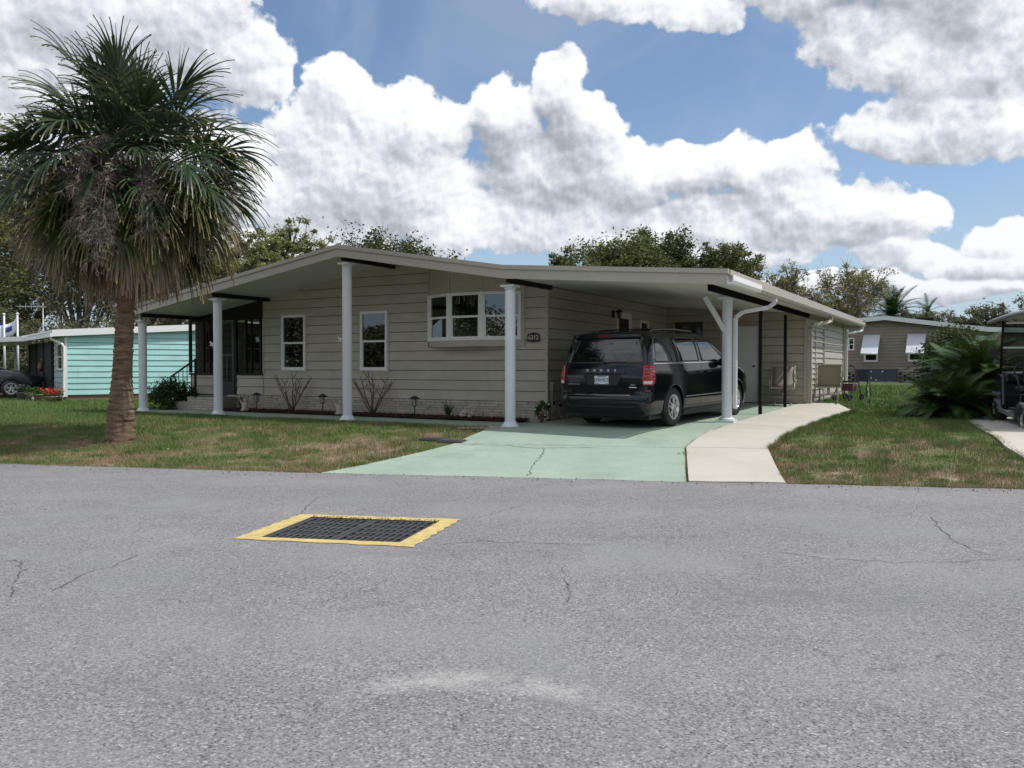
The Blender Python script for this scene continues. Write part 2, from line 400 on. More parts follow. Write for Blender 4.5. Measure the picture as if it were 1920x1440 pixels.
def thin_glass(name, tint=(.8, .85, .85), opac=.15, rough=.0):
    if name in MATS: return MATS[name]
    m = bpy.data.materials.new(name); m.use_nodes = True; t = NT(m.node_tree); t.n.clear(); o = t.node('ShaderNodeOutputMaterial')
    tr = t.node('ShaderNodeBsdfTransparent'); tr.inputs[0].default_value = (*tint, 1)
    gl = t.node('ShaderNodeBsdfGlossy'); gl.inputs['Roughness'].default_value = rough; gl.inputs[0].default_value = (.95, .97, 1, 1)
    fr = t.node('ShaderNodeFresnel'); fr.inputs[0].default_value = 1.7
    mx = t.node('ShaderNodeMixShader'); t.put(mx, 0, t.math('ADD', fr.outputs[0], opac, clamp=True)); t.l.new(tr.outputs[0], mx.inputs[1]); t.l.new(gl.outputs[0], mx.inputs[2]); t.l.new(mx.outputs[0], o.inputs[0])
    MATS[name] = m; return m
def screen_mat(name, dens=.5):
    m = bpy.data.materials.new(name); m.use_nodes = True; t = NT(m.node_tree); b = t.n['Principled BSDF']; b.inputs['Base Color'].default_value = (.012, .012, .013, 1); b.inputs['Alpha'].default_value = dens; b.inputs['Roughness'].default_value = .8
    MATS[name] = m; return m

m_soil = M('lawn_soil', (.1, .1, .05), .95, fn=lawn_soil, spec=.1)
m_blade = M('grass_blades', (.1, .15, .05), .8, fn=lawn_blade, spec=.15)
m_asph = M('asphalt', (.2, .2, .2), .9, fn=asphalt, spec=.25)
m_green = M('green_painted_concrete', (.3, .4, .3), .75, fn=green_conc, spec=.3)
m_conc = M('concrete', (.5, .48, .44), .85, fn=conc, spec=.3)
TAUPE = (.465, .425, .355)
m_side = M('taupe_siding', TAUPE, .55, fn=siding_c(TAUPE), spec=.35, bump=.0006, bscale=180, randv=.03)
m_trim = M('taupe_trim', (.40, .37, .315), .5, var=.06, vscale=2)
m_soff = M('white_soffit', (.60, .59, .56), .5, var=.06, vscale=2)
m_white = M('white_paint', (.72, .74, .76), .4, var=.05, vscale=5, bump=.0004, bscale=70)
m_vinyl = M('white_vinyl', (.76, .76, .74), .35)
m_black = M('black_metal', (.009, .008, .008), .6, spec=.25)
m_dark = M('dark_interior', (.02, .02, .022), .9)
m_brick = M('painted_brick', (.47, .43, .36), .8, var=.22, vscale=12, bump=.004, bscale=30, randv=.12)
m_mulch = M('red_mulch', (.07, .022, .018), .95, var=.5, vscale=30, randv=.2)
m_rubber = M('tyre_rubber', (.016, .016, .017), .75, bump=.0006, bscale=120)
m_chrome = M('chrome', (.75, .76, .78), .12, 1.)
m_alloy = M('alloy_silver', (.62, .63, .65), .28, .85, var=.05)
m_glass = thin_glass('window_glass', (.55, .60, .60), .05)

# ------------------------------------------------------------------ ground, road
def frange(a, b, st):
    n = max(1, int(round((b-a)/st))); return [a+(b-a)*i/n for i in range(n+1)]
def build_ground():
    xs = [-400, -250, -150, -90, -60, -40, -30] + frange(-24, 14, .3) + [17, 20, 25, 32, 42, 60, 90, 150, 250, 400]
    ts = frange(-.06, 9, .25) + frange(9.5, 24, .6) + [26, 29, 33, 38, 44, 52, 64, 85, 120, 180, 280, 420]
    mb = MB()
    def f(x, t):
        y = edge_y(x) + t; n = .012*math.sin(x*2.1+y*1.3)+.010*math.sin(x*5.3-y*3.7)+.006*math.sin(x*11+y*9)
        return (x, y, G(x, y) - .03 + n*min(1, max(0, t*2)))
    mb.grid(f, xs, ts)
    # the verge on the other side of the road, behind the camera
    mb.grid(lambda x, t: (x, -6.5-t, ZR+.02+.2*sst(t/10)), xs[:7]+frange(-24, 14, 4)+xs[-10:], [0, 3, 8, 20, 60, 150, 400])
    put_props(mb.build('ground', m_soil), kind='structure', label='patchy green and straw lawn rising gently from the road')
build_ground()
GRC = [Vector((-2.03, 6.66, 0)), Vector((-1.84, 7.56, 0)), Vector((-.65, 7.33, 0)), Vector((-.88, 6.46, 0))]   # inner rim of the drain
def build_road():
    bnd = [(x, edge_y(x)+.012*math.sin(x*7)+.010*math.sin(x*17+1)) for x in [-400, -200, -90, -60, -40]+frange(-25, 16, .25)+[20, 30, 45, 60, 100, 200, 400]]
    outer = [Vector(p) for p in bnd] + [Vector((400, -6.6)), Vector((-400, -6.6))]
    hole = [p.xy for p in GRC]; n = len(outer)
    es = [(i, (i+1) % n) for i in range(n)] + [(n+i, n+(i+1) % 4) for i in range(4)]
    vs, _, fs, *_ = geometry.delaunay_2d_cdt(outer+hole, es, [], 1, 1e-5)
    c = sum((p.xy for p in GRC), Vector((0, 0)))/4
    mb = MB(); keep = []
    from mathutils.geometry import intersect_point_quad_2d
    hs = hole
    def inhole(p):
        s = [(hs[(i+1) % 4]-hs[i]).cross(p-hs[i]) for i in range(4)]
        return all(a > 0 for a in s) or all(a < 0 for a in s)
    fs2 = []
    for f in fs:
        m = sum((vs[i] for i in f), Vector((0, 0)))/len(f)
        if inhole(m) : continue
        if m.y > edge_y(m.x)+.03: continue
        fs2.append(f)
    mb.add([(v.x, v.y, ZR) for v in vs], fs2)
    for i in range(len(bnd)-1):   # asphalt edge has thickness
        a, b = bnd[i], bnd[i+1]; mb.add([(*a, ZR), (*b, ZR), (*b, ZR-.06), (*a, ZR-.06)], [(0, 1, 2, 3)])
    o = mb.build('road', m_asph, fix=False); put_props(o, kind='structure', label='pale worn asphalt street with hairline cracks')
    return o
road = build_road()
m_crack = M('crack_dark', (.085, .083, .082), .95)
def crack(pix, parent, z=None, w=.008, name='crack'):
    pts = []
    for (x, y) in pix:
        p = gp(x, y); pts.append(p)
    fine = []
    for a, b in zip(pts[:-1], pts[1:]):
        for k in range(7):
            q = a.lerp(b, k/7); q.x += rnd.gauss(0, .012); q.y += rnd.gauss(0, .02); fine.append(q)
    fine.append(pts[-1]); mb = MB(); L = []; 
    for i, q in enumerate(fine):
        d = (fine[min(i+1, len(fine)-1)]-fine[max(i-1, 0)]).normalized(); s = Vector((-d.y, d.x, 0))*w*rnd.uniform(.25, 1)*(.3 if i in (0, len(fine)-1) else 1)
        zz = z if z is not None else None
        L += [(q.x+s.x, q.y+s.y, zz), (q.x-s.x, q.y-s.y, zz)]
    mb.add(L, [(2*i, 2*i+1, 2*i+3, 2*i+2) for i in range(len(fine)-1)])
    return mb.build(name, m_crack, parent, fix=False)
for pix in ([(1745,968),(1762,990),(1790,1015),(1835,1035),(1920,1052)],[(0,1049),(38,1052),(46,1065),(30,1085),(18,1110),(20,1120)],[(860,975),(905,968),(950,955),(985,945)],[(820,1022),(900,1015),(1060,1020),(1120,1023)],[(1055,1062),(1058,1090),(1068,1115),(1062,1130)],[(565,965),(575,950),(600,930)],[(1450,1035),(1560,1048),(1700,1055),(1880,1050)],[(100,1110),(160,1075),(210,1062),(260,1040)]):
    crack(pix, road, ZR+.004, .0045)

def drape(name, poly, off, mat, parent=None, thick=.12, res=.4, zf=None, bevel=0):
    """slab following the ground: poly in world xy"""
    zf = zf or G
    P = []
    n0 = len(poly)
    for i in range(n0):   # resample edges
        a, b = Vector(poly[i][:2]), Vector(poly[(i+1) % n0][:2]); k = max(1, int((b-a).length/res))
        P += [a.lerp(b, j/k) for j in range(k)]
    n = len(P); es = [(i, (i+1) % n) for i in range(n)]
    xs = [p.x for p in P]; ys = [p.y for p in P]
    def inside(q):
        c = False
        for i in range(n):
            a, b = P[i], P[(i+1) % n]
            if (a.y > q.y) != (b.y > q.y) and q.x < (b.x-a.x)*(q.y-a.y)/(b.y-a.y)+a.x: c = not c
        return c
    inner = []
    x = min(xs)+res/2
    while x < max(xs):
        y = min(ys)+res/2
        while y < max(ys):
            q = Vector((x, y))
            if inside(q) and min((q-p).length for p in P) > res*.45: inner.append(q)
            y += res
        x += res
    vs, _, fs, *_ = geometry.delaunay_2d_cdt(P+inner, es, [], 1, 1e-5)
    fs = [f for f in fs if inside(sum((vs[i] for i in f), Vector((0, 0)))/3)]
    mb = MB(); mb.add([(v.x, v.y, zf(v.x, v.y)+off) for v in vs], fs)
    for i in range(n):
        a, b = P[i], P[(i+1) % n]; za, zb = zf(a.x, a.y)+off, zf(b.x, b.y)+off
        mb.add([(a.x, a.y, za), (b.x, b.y, zb), (b.x, b.y, zb-thick), (a.x, a.y, za-thick)], [(0, 1, 2, 3)])
    return mb.build(name, mat, parent)
def hx(u, v): p = H(u, v); return (p.x, p.y)
gx = lambda px, py: tuple(gp(px, py).xy)
# the green drive: apron by the road, floor of the carport, walk in front of the house
er = lambda x: (x, edge_y(x)+.012*math.sin(x*7)+.010*math.sin(x*17+1)+.004)
xl = gx(600, 887)[0]; xr = gx(1287, 904)[0]
J0 = gx(853, 831); J1 = gx(1283, 840)
drv = empty('driveway', (0, 0, 0)); put_props(drv, kind='structure', label='driveway, carport floor and front walk painted pale green')
apron = [er(x) for x in frange(xl, xr, .3)] + [J1] + [J0] + [gx(800, 845), gx(720, 863), gx(660, 876)]
drape('apron_slab', apron, .0, m_green, drv, res=.3)
jv = Vector(J1)-Vector(J0); jn = Vector((-jv.y, jv.x)).normalized()*.012
floor_ = [tuple(Vector(J0)+jn), tuple(Vector(J1)+jn), hx(3.56, .6), hx(3.50, 2.6), hx(3.46, 6.0), hx(3.50, 8.75), hx(0.0, 8.75), hx(0.0, 1.55), hx(-.25, .95), hx(-.25, -.28), gx(905, 808)]
drape('carport_floor_slab', floor_, .0, m_green, drv, res=.5)
drape('walk_slab', [hx(-.262, -.28), hx(-.262, .95), hx(-6, .95), hx(-10.9, .95), hx(-10.9, -.28), hx(-6, -.28)], .0, m_green, drv, res=.6)
path = empty('path', (0, 0, 0)); put_props(path, kind='structure', label='curving cream concrete path beside the green driveway')
PR = [gx(1472, 907), gx(1440, 843), gx(1462, 825), gx(1500, 806), gx(1540, 790), gx(1600, 771)]
xa, xb = gx(1292, 904)[0], gx(1473, 907)[0]
def lerp2(a, b, t): return (a[0]+(b[0]-a[0])*t, a[1]+(b[1]-a[1])*t)
c1, c2 = gx(1287, 840), PR[1]
drape('slab', [er(x) for x in frange(xa, xb, .3)]+[c2, c1], .015, m_conc, path, res=.5)
d1, d2 = hx(3.52, 2.3), PR[3]
c1b, c2b = (c1[0]+.002, c1[1]+.016), (c2[0]+.002, c2[1]+.016)
drape('slab', [c1b, c2b, PR[2], d2, d1, hx(3.58, .6)], .015, m_conc, path, res=.5)
d1b, d2b = (d1[0]+.006, d1[1]+.016), (d2[0]+.006, d2[1]+.016)
drape('slab', [d1b, d2b, PR[4], PR[5], hx(4.3, 9.9), hx(3.7, 9.9), hx(3.7, 8.6), hx(3.52, 8.6), hx(3.50, 6.0)], .015, m_conc, path, res=.6)
crk = crack([(1020,841),(1018,852),(1008,862),(1000,872),(988,893)], drv, 0, .009)
for v in crk.data.vertices: v.co.z = G(v.co.x, v.co.y)+.004
crk = crack([(862,833),(960,836),(1010,841),(1060,840),(1120,839)], drv, 0, .010)
for v in crk.data.vertices: v.co.z = G(v.co.x, v.co.y)+.004
cdr = empty('side_driveway', (0, 0, 0)); put_props(cdr, kind='structure', label='grey concrete driveway under the golf cart')
q = QD = [gx(1801, 781), gx(1850, 812), gx(1885, 838), gx(1925, 862)]
drape('slab', [q[0], q[1], (10.9, q[1][1]-.3), (15, 16.6), (15, 19.3)], .015, m_conc, cdr, res=.6)
drape('slab', [(q[1][0]+.015, q[1][1]-.02), q[2], q[3], (6.6, 9.3), (16, 8.1), (15, 16.58), (10.9, q[1][1]-.32)], .015, m_conc, cdr, res=.6)
# yellow painted border and drain grates
m_yel = M('yellow_road_paint', (.64, .49, .19), .7, var=.30, vscale=14, bump=.001, bscale=60)
def build_drain():
    root = empty('storm_drain', (0, 0, 0), label='pair of dark iron storm drain grates inside a yellow painted border', cat='storm drain')
    outer = [Vector((-2.24, 6.60)), Vector((-1.97, 7.70)), Vector((-.46, 7.44)), Vector((-.76, 6.30))]
    inn = [p.xy for p in GRC]
    mb = MB()
    for i in range(4):
        a0, a1, b0, b1 = outer[i], outer[(i+1) % 4], inn[i], inn[(i+1) % 4]
        k = 14
        for j in range(k):
            jt = lambda v, s: v + Vector((math.sin(v.x*41+v.y*29+s), math.cos(v.x*37-v.y*31+s)))*.013
            p = [jt(a0.lerp(a1, j/k), 0), jt(a0.lerp(a1, (j+1)/k), 0), b0.lerp(b1, (j+1)/k), b0.lerp(b1, j/k)]
            mb.add([(v.x, v.y, ZR+.005) for v in p], [(0, 1, 2, 3)])
    mb.build('painted_border', m_yel, root)
    m_iron = M('cast_iron', (.085, .086, .092), .55, .3, var=.3, vscale=8, bump=.001, bscale=60)
    pit = MB()
    for i in range(4):
        a, b = inn[i], inn[(i+1) % 4]; pit.add([(a.x, a.y, ZR), (b.x, b.y, ZR), (b.x, b.y, ZR-.7), (a.x, a.y, ZR-.7)], [(0, 1, 2, 3)])
    pit.add([(p.x, p.y, ZR-.7) for p in inn], [(0, 1, 2, 3)])
    pit.build('drain_pit', M('pit_concrete', (.06, .058, .055), .95), root)
    A, B, C, D = inn[0], inn[1], inn[2], inn[3]   # near-left, far-left, far-right, near-right
    def bl(s, t): return (A.lerp(D, s)).lerp(B.lerp(C, s), t)
    zt = ZR-.004
    for g0, g1 in ((.005, .495), (.505, .995)):
        gm = MB()
        def slab(s0, s1, t0, t1, z1=zt, z0=zt-.035):
            p = [bl(s0, t0), bl(s1, t0), bl(s1, t1), bl(s0, t1)]
            gm.hexa([(v.x, v.y, z0) for v in p]+[(v.x, v.y, z1) for v in p])
        slab(g0, g1, .0, .035); slab(g0, g1, .965, 1.); slab(g0, g0+.03, .035, .965); slab(g1-.03, g1, .035, .965)
        n = 9; s0, s1 = g0+.03, g1-.03; st = (s1-s0)/n
        gr = gm.build('grate', m_iron, root)
        for k in range(n):
            if k: gm = MB(); slab(s0+st*k-st*.2, s0+st*k+st*.2, .035, .965, zt-.001); gm.build('bar', m_iron, gr)
        for j in range(1, 5):
            gm = MB(); slab(s0, s1, .035+.93*j/5-.018, .035+.93*j/5+.018, zt-.002, zt-.03); gm.build('cross_bar', m_iron, gr)
build_drain()

# ------------------------------------------------------------------ the house
HRZ = -TH
house = empty('mobile_home', HO, HRZ, 'long low taupe mobile home with white columns and an open carport on its right', 'house')
# roof line (top of soffit) as function of u
RU = [(-10.75, 2.36), (-3.94, 3.40), (.02, 2.74), (4.08, 2.43)]
def roof(u): return float(np.interp(u, [r[0] for r in RU], [r[1] for r in RU]))
V0, V1 = -.22, 16.1
def siding_wall(parent, a0, a1, z0, z1, ex, tf, holes=(), mat=None, top=None, name='siding_board', nb=None, cut=.0):
    """lap boards between a0..a1; tf(a, n, z) -> local point, n outward; holes (a0,a1,z0,z1)"""
    mat = mat or m_side
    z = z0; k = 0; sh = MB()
    while z < z1-.01:
        zt = min(z+ex, z1)
        segs = [(a0, a1, z, zt)]
        for (h0, h1, g0, g1) in holes:
            if g0 < zt-.006 and g1 > z+.006:
                ns = []
                for (s0, s1, q0, q1) in segs:
                    if h1 <= s0 or h0 >= s1: ns.append((s0, s1, q0, q1)); continue
                    if h0 > s0+.02: ns.append((s0, h0, q0, q1))
                    if h1 < s1-.02: ns.append((h1, s1, q0, q1))
                    m0, m1 = max(s0, h0), min(s1, h1)
                    if g0 > q0+.015: ns.append((m0, m1, q0, g0))
                    if g1 < q1-.015: ns.append((m0, m1, g1, q1))
                segs = ns
        for (s0, s1, zb, zt2) in segs:
            if top is None: xs = [s0, s1]; tz = [zt2, zt2]
            else:
                xs = sorted(set([s0, s1]+[s0+(s1-s0)*i/24 for i in range(25)]+[r[0] for r in RU if s0 < r[0] < s1]))
                tz = [min(zt2, top(x)) for x in xs]
                ok = [i for i in range(len(xs)) if tz[i] > zb+.004]
                if not ok: continue
                xs = [xs[i] for i in ok]; tz = [tz[i] for i in ok]
                if len(xs) < 2: continue
            mb = MB(); b = len(xs)
            pr = lambda q: .004+.024*(1-(q-z)/ex); g_ = .009 if zb == z else .001
            vs = [tf(x, pr(zb), zb+g_) for x in xs]+[tf(x, pr(t), t-.001) for x, t in zip(xs, tz)]+[tf(x, -.008, zb+g_) for x in xs]+[tf(x, -.008, t-.001) for x, t in zip(xs, tz)]
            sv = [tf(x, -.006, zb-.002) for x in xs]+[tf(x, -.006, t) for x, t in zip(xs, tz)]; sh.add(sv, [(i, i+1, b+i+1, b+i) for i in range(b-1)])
            fs = []
            for i in range(b-1):
                fs += [(i, i+1, b+i+1, b+i), (2*b+i, 3*b+i, 3*b+i+1, 2*b+i+1), (i, 2*b+i, 2*b+i+1, i+1), (b+i, b+i+1, 3*b+i+1, 3*b+i)]
            fs += [(0, b, 3*b, 2*b), (b-1, 3*b-1, 4*b-1, 2*b-1)]
            mb.add(vs, fs); mb.build(name, mat, parent)
        z += ex; k += 1
    put_props(sh.build('joint_shade_backing', m_dark, parent, fix=False), kind='stuff')  # dark sheet behind the boards, its colour stands in for the shade under each lap
def window_part(parent, tf, a0, a1, z0, z1, sash=True, fw=.055, mat=None, blinds=False, depth=.03, out=.035, interior=True, gmat=None, cover=None, name='window', panel=None):
    """double-hung window; tf(a,n,z)"""
    mat = mat or m_vinyl
    def bx(mb, A0, A1, Z0, Z1, n0, n1):
        mb.hexa([tf(A0, n0, Z0), tf(A1, n0, Z0), tf(A1, n1, Z0), tf(A0, n1, Z0), tf(A0, n0, Z1), tf(A1, n0, Z1), tf(A1, n1, Z1), tf(A0, n1, Z1)])
    m = MB(); bx(m, a0, a1, z0, z0+fw, -.03, out); bx(m, a0, a1, z1-fw, z1, -.03, out); bx(m, a0, a0+fw, z0+fw, z1-fw, -.03, out); bx(m, a1-fw, a1, z0+fw, z1-fw, -.03, out)
    w = m.build(name, mat, parent)
    zm = (z0+z1)/2 + (z1-z0)*-.005
    if sash:
        m = MB(); bx(m, a0+fw, a1-fw, zm-.022, zm+.022, -.02, out-.01)
        s = .018
        bx(m, a0+fw, a0+fw+s, z0+fw, zm-.022, -.02, out-.012); bx(m, a1-fw-s, a1-fw, z0+fw, zm-.022, -.02, out-.012); bx(m, a0+fw+s, a1-fw-s, z0+fw, z0+fw+s, -.02, out-.012)
        m.build('sash', mat, w)
        m = MB(); bx(m, a0+fw, a1-fw, zm+.022, z1-fw, -.002, .003); m.build('pane', gmat or m_glass, w)
        m = MB(); bx(m, a0+fw+s, a1-fw-s, z0+fw+s, zm-.022, -.006, -.001); m.build('pane', gmat or m_glass, w)
    else:
        m = MB(); bx(m, a0+fw, a1-fw, z0+fw, z1-fw, -.002, .003); m.build('pane', gmat or m_glass, w)
    if interior:
        m = MB(); A0, A1, Z0, Z1 = a0+.01, a1-.01, z0+.01, z1-.01; d = -.55
        for q in ([(A0, -.03, Z0), (A0, d, Z0), (A0, d, Z1), (A0, -.03, Z1)], [(A1, -.03, Z0), (A1, d, Z0), (A1, d, Z1), (A1, -.03, Z1)], [(A0, d, Z0), (A1, d, Z0), (A1, d, Z1), (A0, d, Z1)], [(A0, -.03, Z0), (A1, -.03, Z0), (A1, d, Z0), (A0, d, Z0)], [(A0, -.03, Z1), (A1, -.03, Z1), (A1, d, Z1), (A0, d, Z1)]):
            m.add([tf(*p) for p in q], [(0, 1, 2, 3)])
        m.build('room_recess', m_dark, w)
    if blinds:
        m = MB(); z = z0+fw+.02
        while z < z1-fw-.02:
            zz = z; m.add([tf(a0+fw, -.055, zz), tf(a1-fw, -.055, zz), tf(a1-fw, -.085, zz+.018), tf(a0+fw, -.085, zz+.018)], [(0, 1, 2, 3)]); z += .036
        o = m.build('blind', M('blind_slats', (.30, .30, .31), .6), w, fix=False, solid=.002); put_props(o, kind='stuff')
    if cover:
        m = MB(); n = 14
        for i in range(n):
            x0 = a0+fw+(a1-a0-2*fw)*i/n; x1 = a0+fw+(a1-a0-2*fw)*(i+1)/n; e = .012*(i % 2)
            m.add([tf(x0, -.10-e, cover[0]), tf(x1, -.10-(.012-e), cover[0]), tf(x1, -.10-(.012-e), cover[1]), tf(x0, -.10-e, cover[1])], [(0, 1, 2, 3)])
        m.build('curtain', M('sheer_curtain', (.30, .33, .34), .9), w, fix=False, solid=.003)
    return w
EXP = .213; ZB = .385
tfF = lambda a, n, z: (a, 1.6-n, z)         # front wall (faces -v)
tfS = lambda a, n, z: (-.05+n, a, z)        # wall beside the carport (faces +u)
tfB = lambda a, n, z: (a, 8.8-n, z)         # back wall of carport
tfX = lambda a, n, z: (3.65+n, a, z)        # outer wall of the shed
w1 = (-7.37, -6.59, 1.02, 2.36); w2 = (-4.88, -4.10, 1.02, 2.37); bay = (-2.97, -.545, 1.53, 3.3)
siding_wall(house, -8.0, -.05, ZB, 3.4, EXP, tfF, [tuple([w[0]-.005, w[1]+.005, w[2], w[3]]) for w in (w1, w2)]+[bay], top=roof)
window_part(house, tfF, *w1); window_part(house, tfF, *w2)
# thin tan trim round the two plain windows
for w in (w1, w2):
    m = MB(); t = .05
    for (A0, A1, Z0, Z1) in ((w[0]-t, w[1]+t, w[3], w[3]+t), (w[0]-t, w[1]+t, w[2]-t, w[2]), (w[0]-t, w[0], w[2], w[3]), (w[1], w[1]+t, w[2], w[3])): m.box(A0, A1, 1.6-.028, 1.61, Z0, Z1)
    m.build('window_trim', m_side, house)
# bay window: three facets
def build_bay():
    P = [(-2.95, 1.585), (-2.22, 1.30), (-1.36, 1.27), (-.52, 1.585)]
    P = [(-2.93, 1.585), (-2.23, 1.32), (-1.42, 1.32), (-.62, 1.585)]
    z0, z1 = 1.66, 2.66
    root = None
    m = MB()   # sill box and head panels
    m.extr([(p[0], p[1]-.02, 1.53) for p in P]+[(P[3][0], 1.6, 1.53), (P[0][0], 1.6, 1.53)], (0, 0, .129)); 
    root = m.build('bay_window', m_side, house)
    for i in range(3):
        a, b = Vector(P[i]), Vector(P[i+1]); L = (b-a).length; d = (b-a)/L; nn = Vector((d.y, -d.x))
        tf = lambda s, n, z, a=a, d=d, nn=nn: (a.x+d.x*s+nn.x*n, a.y+d.y*s+nn.y*n, z)
        window_part(house, tf, .012, L-.012, z0, z1, blinds=True, fw=.06, out=.03, interior=False)
        m = MB(); zr = min(roof(a.x), roof(b.x))+.05; m.hexa([tf(0, -.03, z1+.004), tf(L, -.03, z1+.004), tf(L, .012, z1+.004), tf(0, .012, z1+.004), tf(0, -.03, roof(a.x)+.06), tf(L, -.03, roof(b.x)+.06), tf(L, .012, roof(b.x)+.06), tf(0, .012, roof(a.x)+.06)])
        m.build('head_panel', m_side, root)
        m = MB(); m.hexa([tf(-.02, .010, z1), tf(.02, .010, z1), tf(.02, .028, z1), tf(-.02, .028, z1), tf(-.02, .010, 3.2 if i else 2.9), tf(.02, .010, 3.2 if i else 2.9), tf(.02, .028, 3.2 if i else 2.9), tf(-.02, .028, 3.2 if i else 2.9)])
        zt = roof(a.x)+.03
        for k in range(4, 8): m.v[k] = (m.v[k][0], m.v[k][1], zt)
        m.build('batten', m_side, root)
        m = MB(); m.hexa([tf(-.03, .02, z0), tf(.03, .02, z0), tf(.03, .04, z0), tf(-.03, .04, z0), tf(-.03, .02, z1), tf(.03, .02, z1), tf(.03, .04, z1), tf(-.03, .04, z1)]); m.build('corner_post', m_vinyl, root)
    m = MB(); m.box(-.62, -.54, 1.56, 1.6, 1.53, 2.95); m.build('side_trim', m_side, root)
    m = MB(); m.box(-2.93, -.6, 2.1, 2.12, 1.5, 2.7); m.box(-2.93, -.6, 1.62, 2.1, 1.48, 1.5); m.box(-2.93, -.6, 1.62, 2.1, 2.72, 2.74); m.box(-2.99, -2.97, 1.62, 2.1, 1.5, 2.72); m.box(-.55, -.53, 1.62, 2.1, 1.5, 2.72); m.build('room_recess', m_dark, root)
build_bay()
# wall cores behind the boards, corner trim
m = MB()
m.extr([(-8.0, 1.625, 0), (-.07, 1.625, 0), (-.07, 1.625, roof(-.07)), (-3.94, 1.625, 3.40), (-8.0, 1.625, roof(-8))], (0, .012, 0))
for q in ((-.068, -.012, 1.566, 1.625, .36, 2.76), (-8.02, -7.98, 1.57, 1.62, .9, 2.78)): m = MB(); m.box(*q); m.build('corner_trim', m_side, house)
# side wall along the carport, back wall, shed side
sd_door = (5.2, 6.15, .25, 2.42); sd_win = (6.75, 7.35, 1.5, 2.30)
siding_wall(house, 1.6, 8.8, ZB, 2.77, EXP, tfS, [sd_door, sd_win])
bk_win = (.15, 1.05, 1.45, 2.38); bk_door = (1.55, 2.50, .17, 2.22)
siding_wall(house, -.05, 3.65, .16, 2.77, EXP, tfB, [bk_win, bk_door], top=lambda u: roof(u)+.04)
vent = (8.85, 11.35, .3, 2.22)
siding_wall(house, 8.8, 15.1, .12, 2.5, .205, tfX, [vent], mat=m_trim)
window_part(house, tfS, sd_win[0], sd_win[1], sd_win[2], sd_win[3], sash=False, fw=.07)
window_part(house, tfB, *bk_win, sash=False, fw=.05, mat=m_side)
def door_part(tf, a0, a1, z0, z1, glass=None):
    def bx(m, A0, A1, Z0, Z1, n0, n1): m.hexa([tf(A0, n0, Z0), tf(A1, n0, Z0), tf(A1, n1, Z0), tf(A0, n1, Z0), tf(A0, n0, Z1), tf(A1, n0, Z1), tf(A1, n1, Z1), tf(A0, n1, Z1)])
    m = MB(); bx(m, a0+.05, a1-.05, z0, z1-.05, -.02, .012); d = m.build('door', M('white_door', (.72, .72, .71), .45), house)
    m = MB(); bx(m, a0, a0+.045, z0, z1, -.02, .03); bx(m, a1-.045, a1, z0, z1, -.02, .03); bx(m, a0+.045, a1-.045, z1-.045, z1, -.02, .03); m.build('door_frame', m_trim if glass is None else m_vinyl, d)
    m = MB(); c = tf(a1-.14, .05, z0+.95); m.lathe([(0, -.02), (.028, -.015), (.032, 0), (.02, .02), (0, .03)], 12, 'y', c); m.build('door_knob', m_black, d)
    if glass:
        m = MB(); bx(m, *glass, .014, .018); m.build('door_glass', M('dark_door_glass', (.012, .012, .014), .08), d)
door_part(tfB, *bk_door)
door_part(tfS, *sd_door, glass=(5.36, 5.99, 1.35, 2.28))
# shed side: louvred shutter doors in a frame
def shed_vent():
    a0, a1, z0, z1 = vent; m = MB()
    for A in (a0, (a0+a1)/2-.03, a1-.06): m.box(3.65, 3.69, A, A+.06, z0, z1)
    m.box(3.65, 3.69, a0+.06, a1-.06, z1-.06, z1); m.box(3.65, 3.69, a0+.06, a1-.06, z0, z0+.05)
    r = m.build('shutter_frame', m_trim, house)
    z = z0+.06
    while z < z1-.08:
        for (A0, A1) in ((a0+.062, (a0+a1)/2-.032), ((a0+a1)/2+.032, a1-.062)):
            m = MB(); m.hexa([(3.64, A0, z), (3.685, A0, z), (3.685, A1, z), (3.64, A1, z), (3.64, A0, z+.135), (3.652, A0, z+.135), (3.652, A1, z+.135), (3.64, A1, z+.135)]); m.build('louvre', m_trim, r)
        z += .142
    m = MB(); m.box(3.60, 3.635, a0, a1, z0, z1); m.build('backing', m_dark, r)
    for q in ((3.65, 3.695, 11.42, 11.50, .12, 2.5), (3.65, 3.70, 15.04, 15.12, .12, 2.5), (3.62, 3.70, 8.76, 8.86, .12, 2.5)): m = MB(); m.box(*q); m.build('corner_trim', m_trim, house)
shed_vent()
# dark skin behind siding so nothing is seen through the joints
m = MB(); m.box(-.072, -.062, 1.65, 8.8, 0, 2.75); m.box(-.05, 3.62, 8.815, 8.83, 0, 2.40); m.box(3.625, 3.635, 8.83, 15.1, 0, 2.4); m.box(-10.7, 3.6, 15.1, 15.14, 0, 2.3)
m.build('joint_shade_backing', m_dark, house)
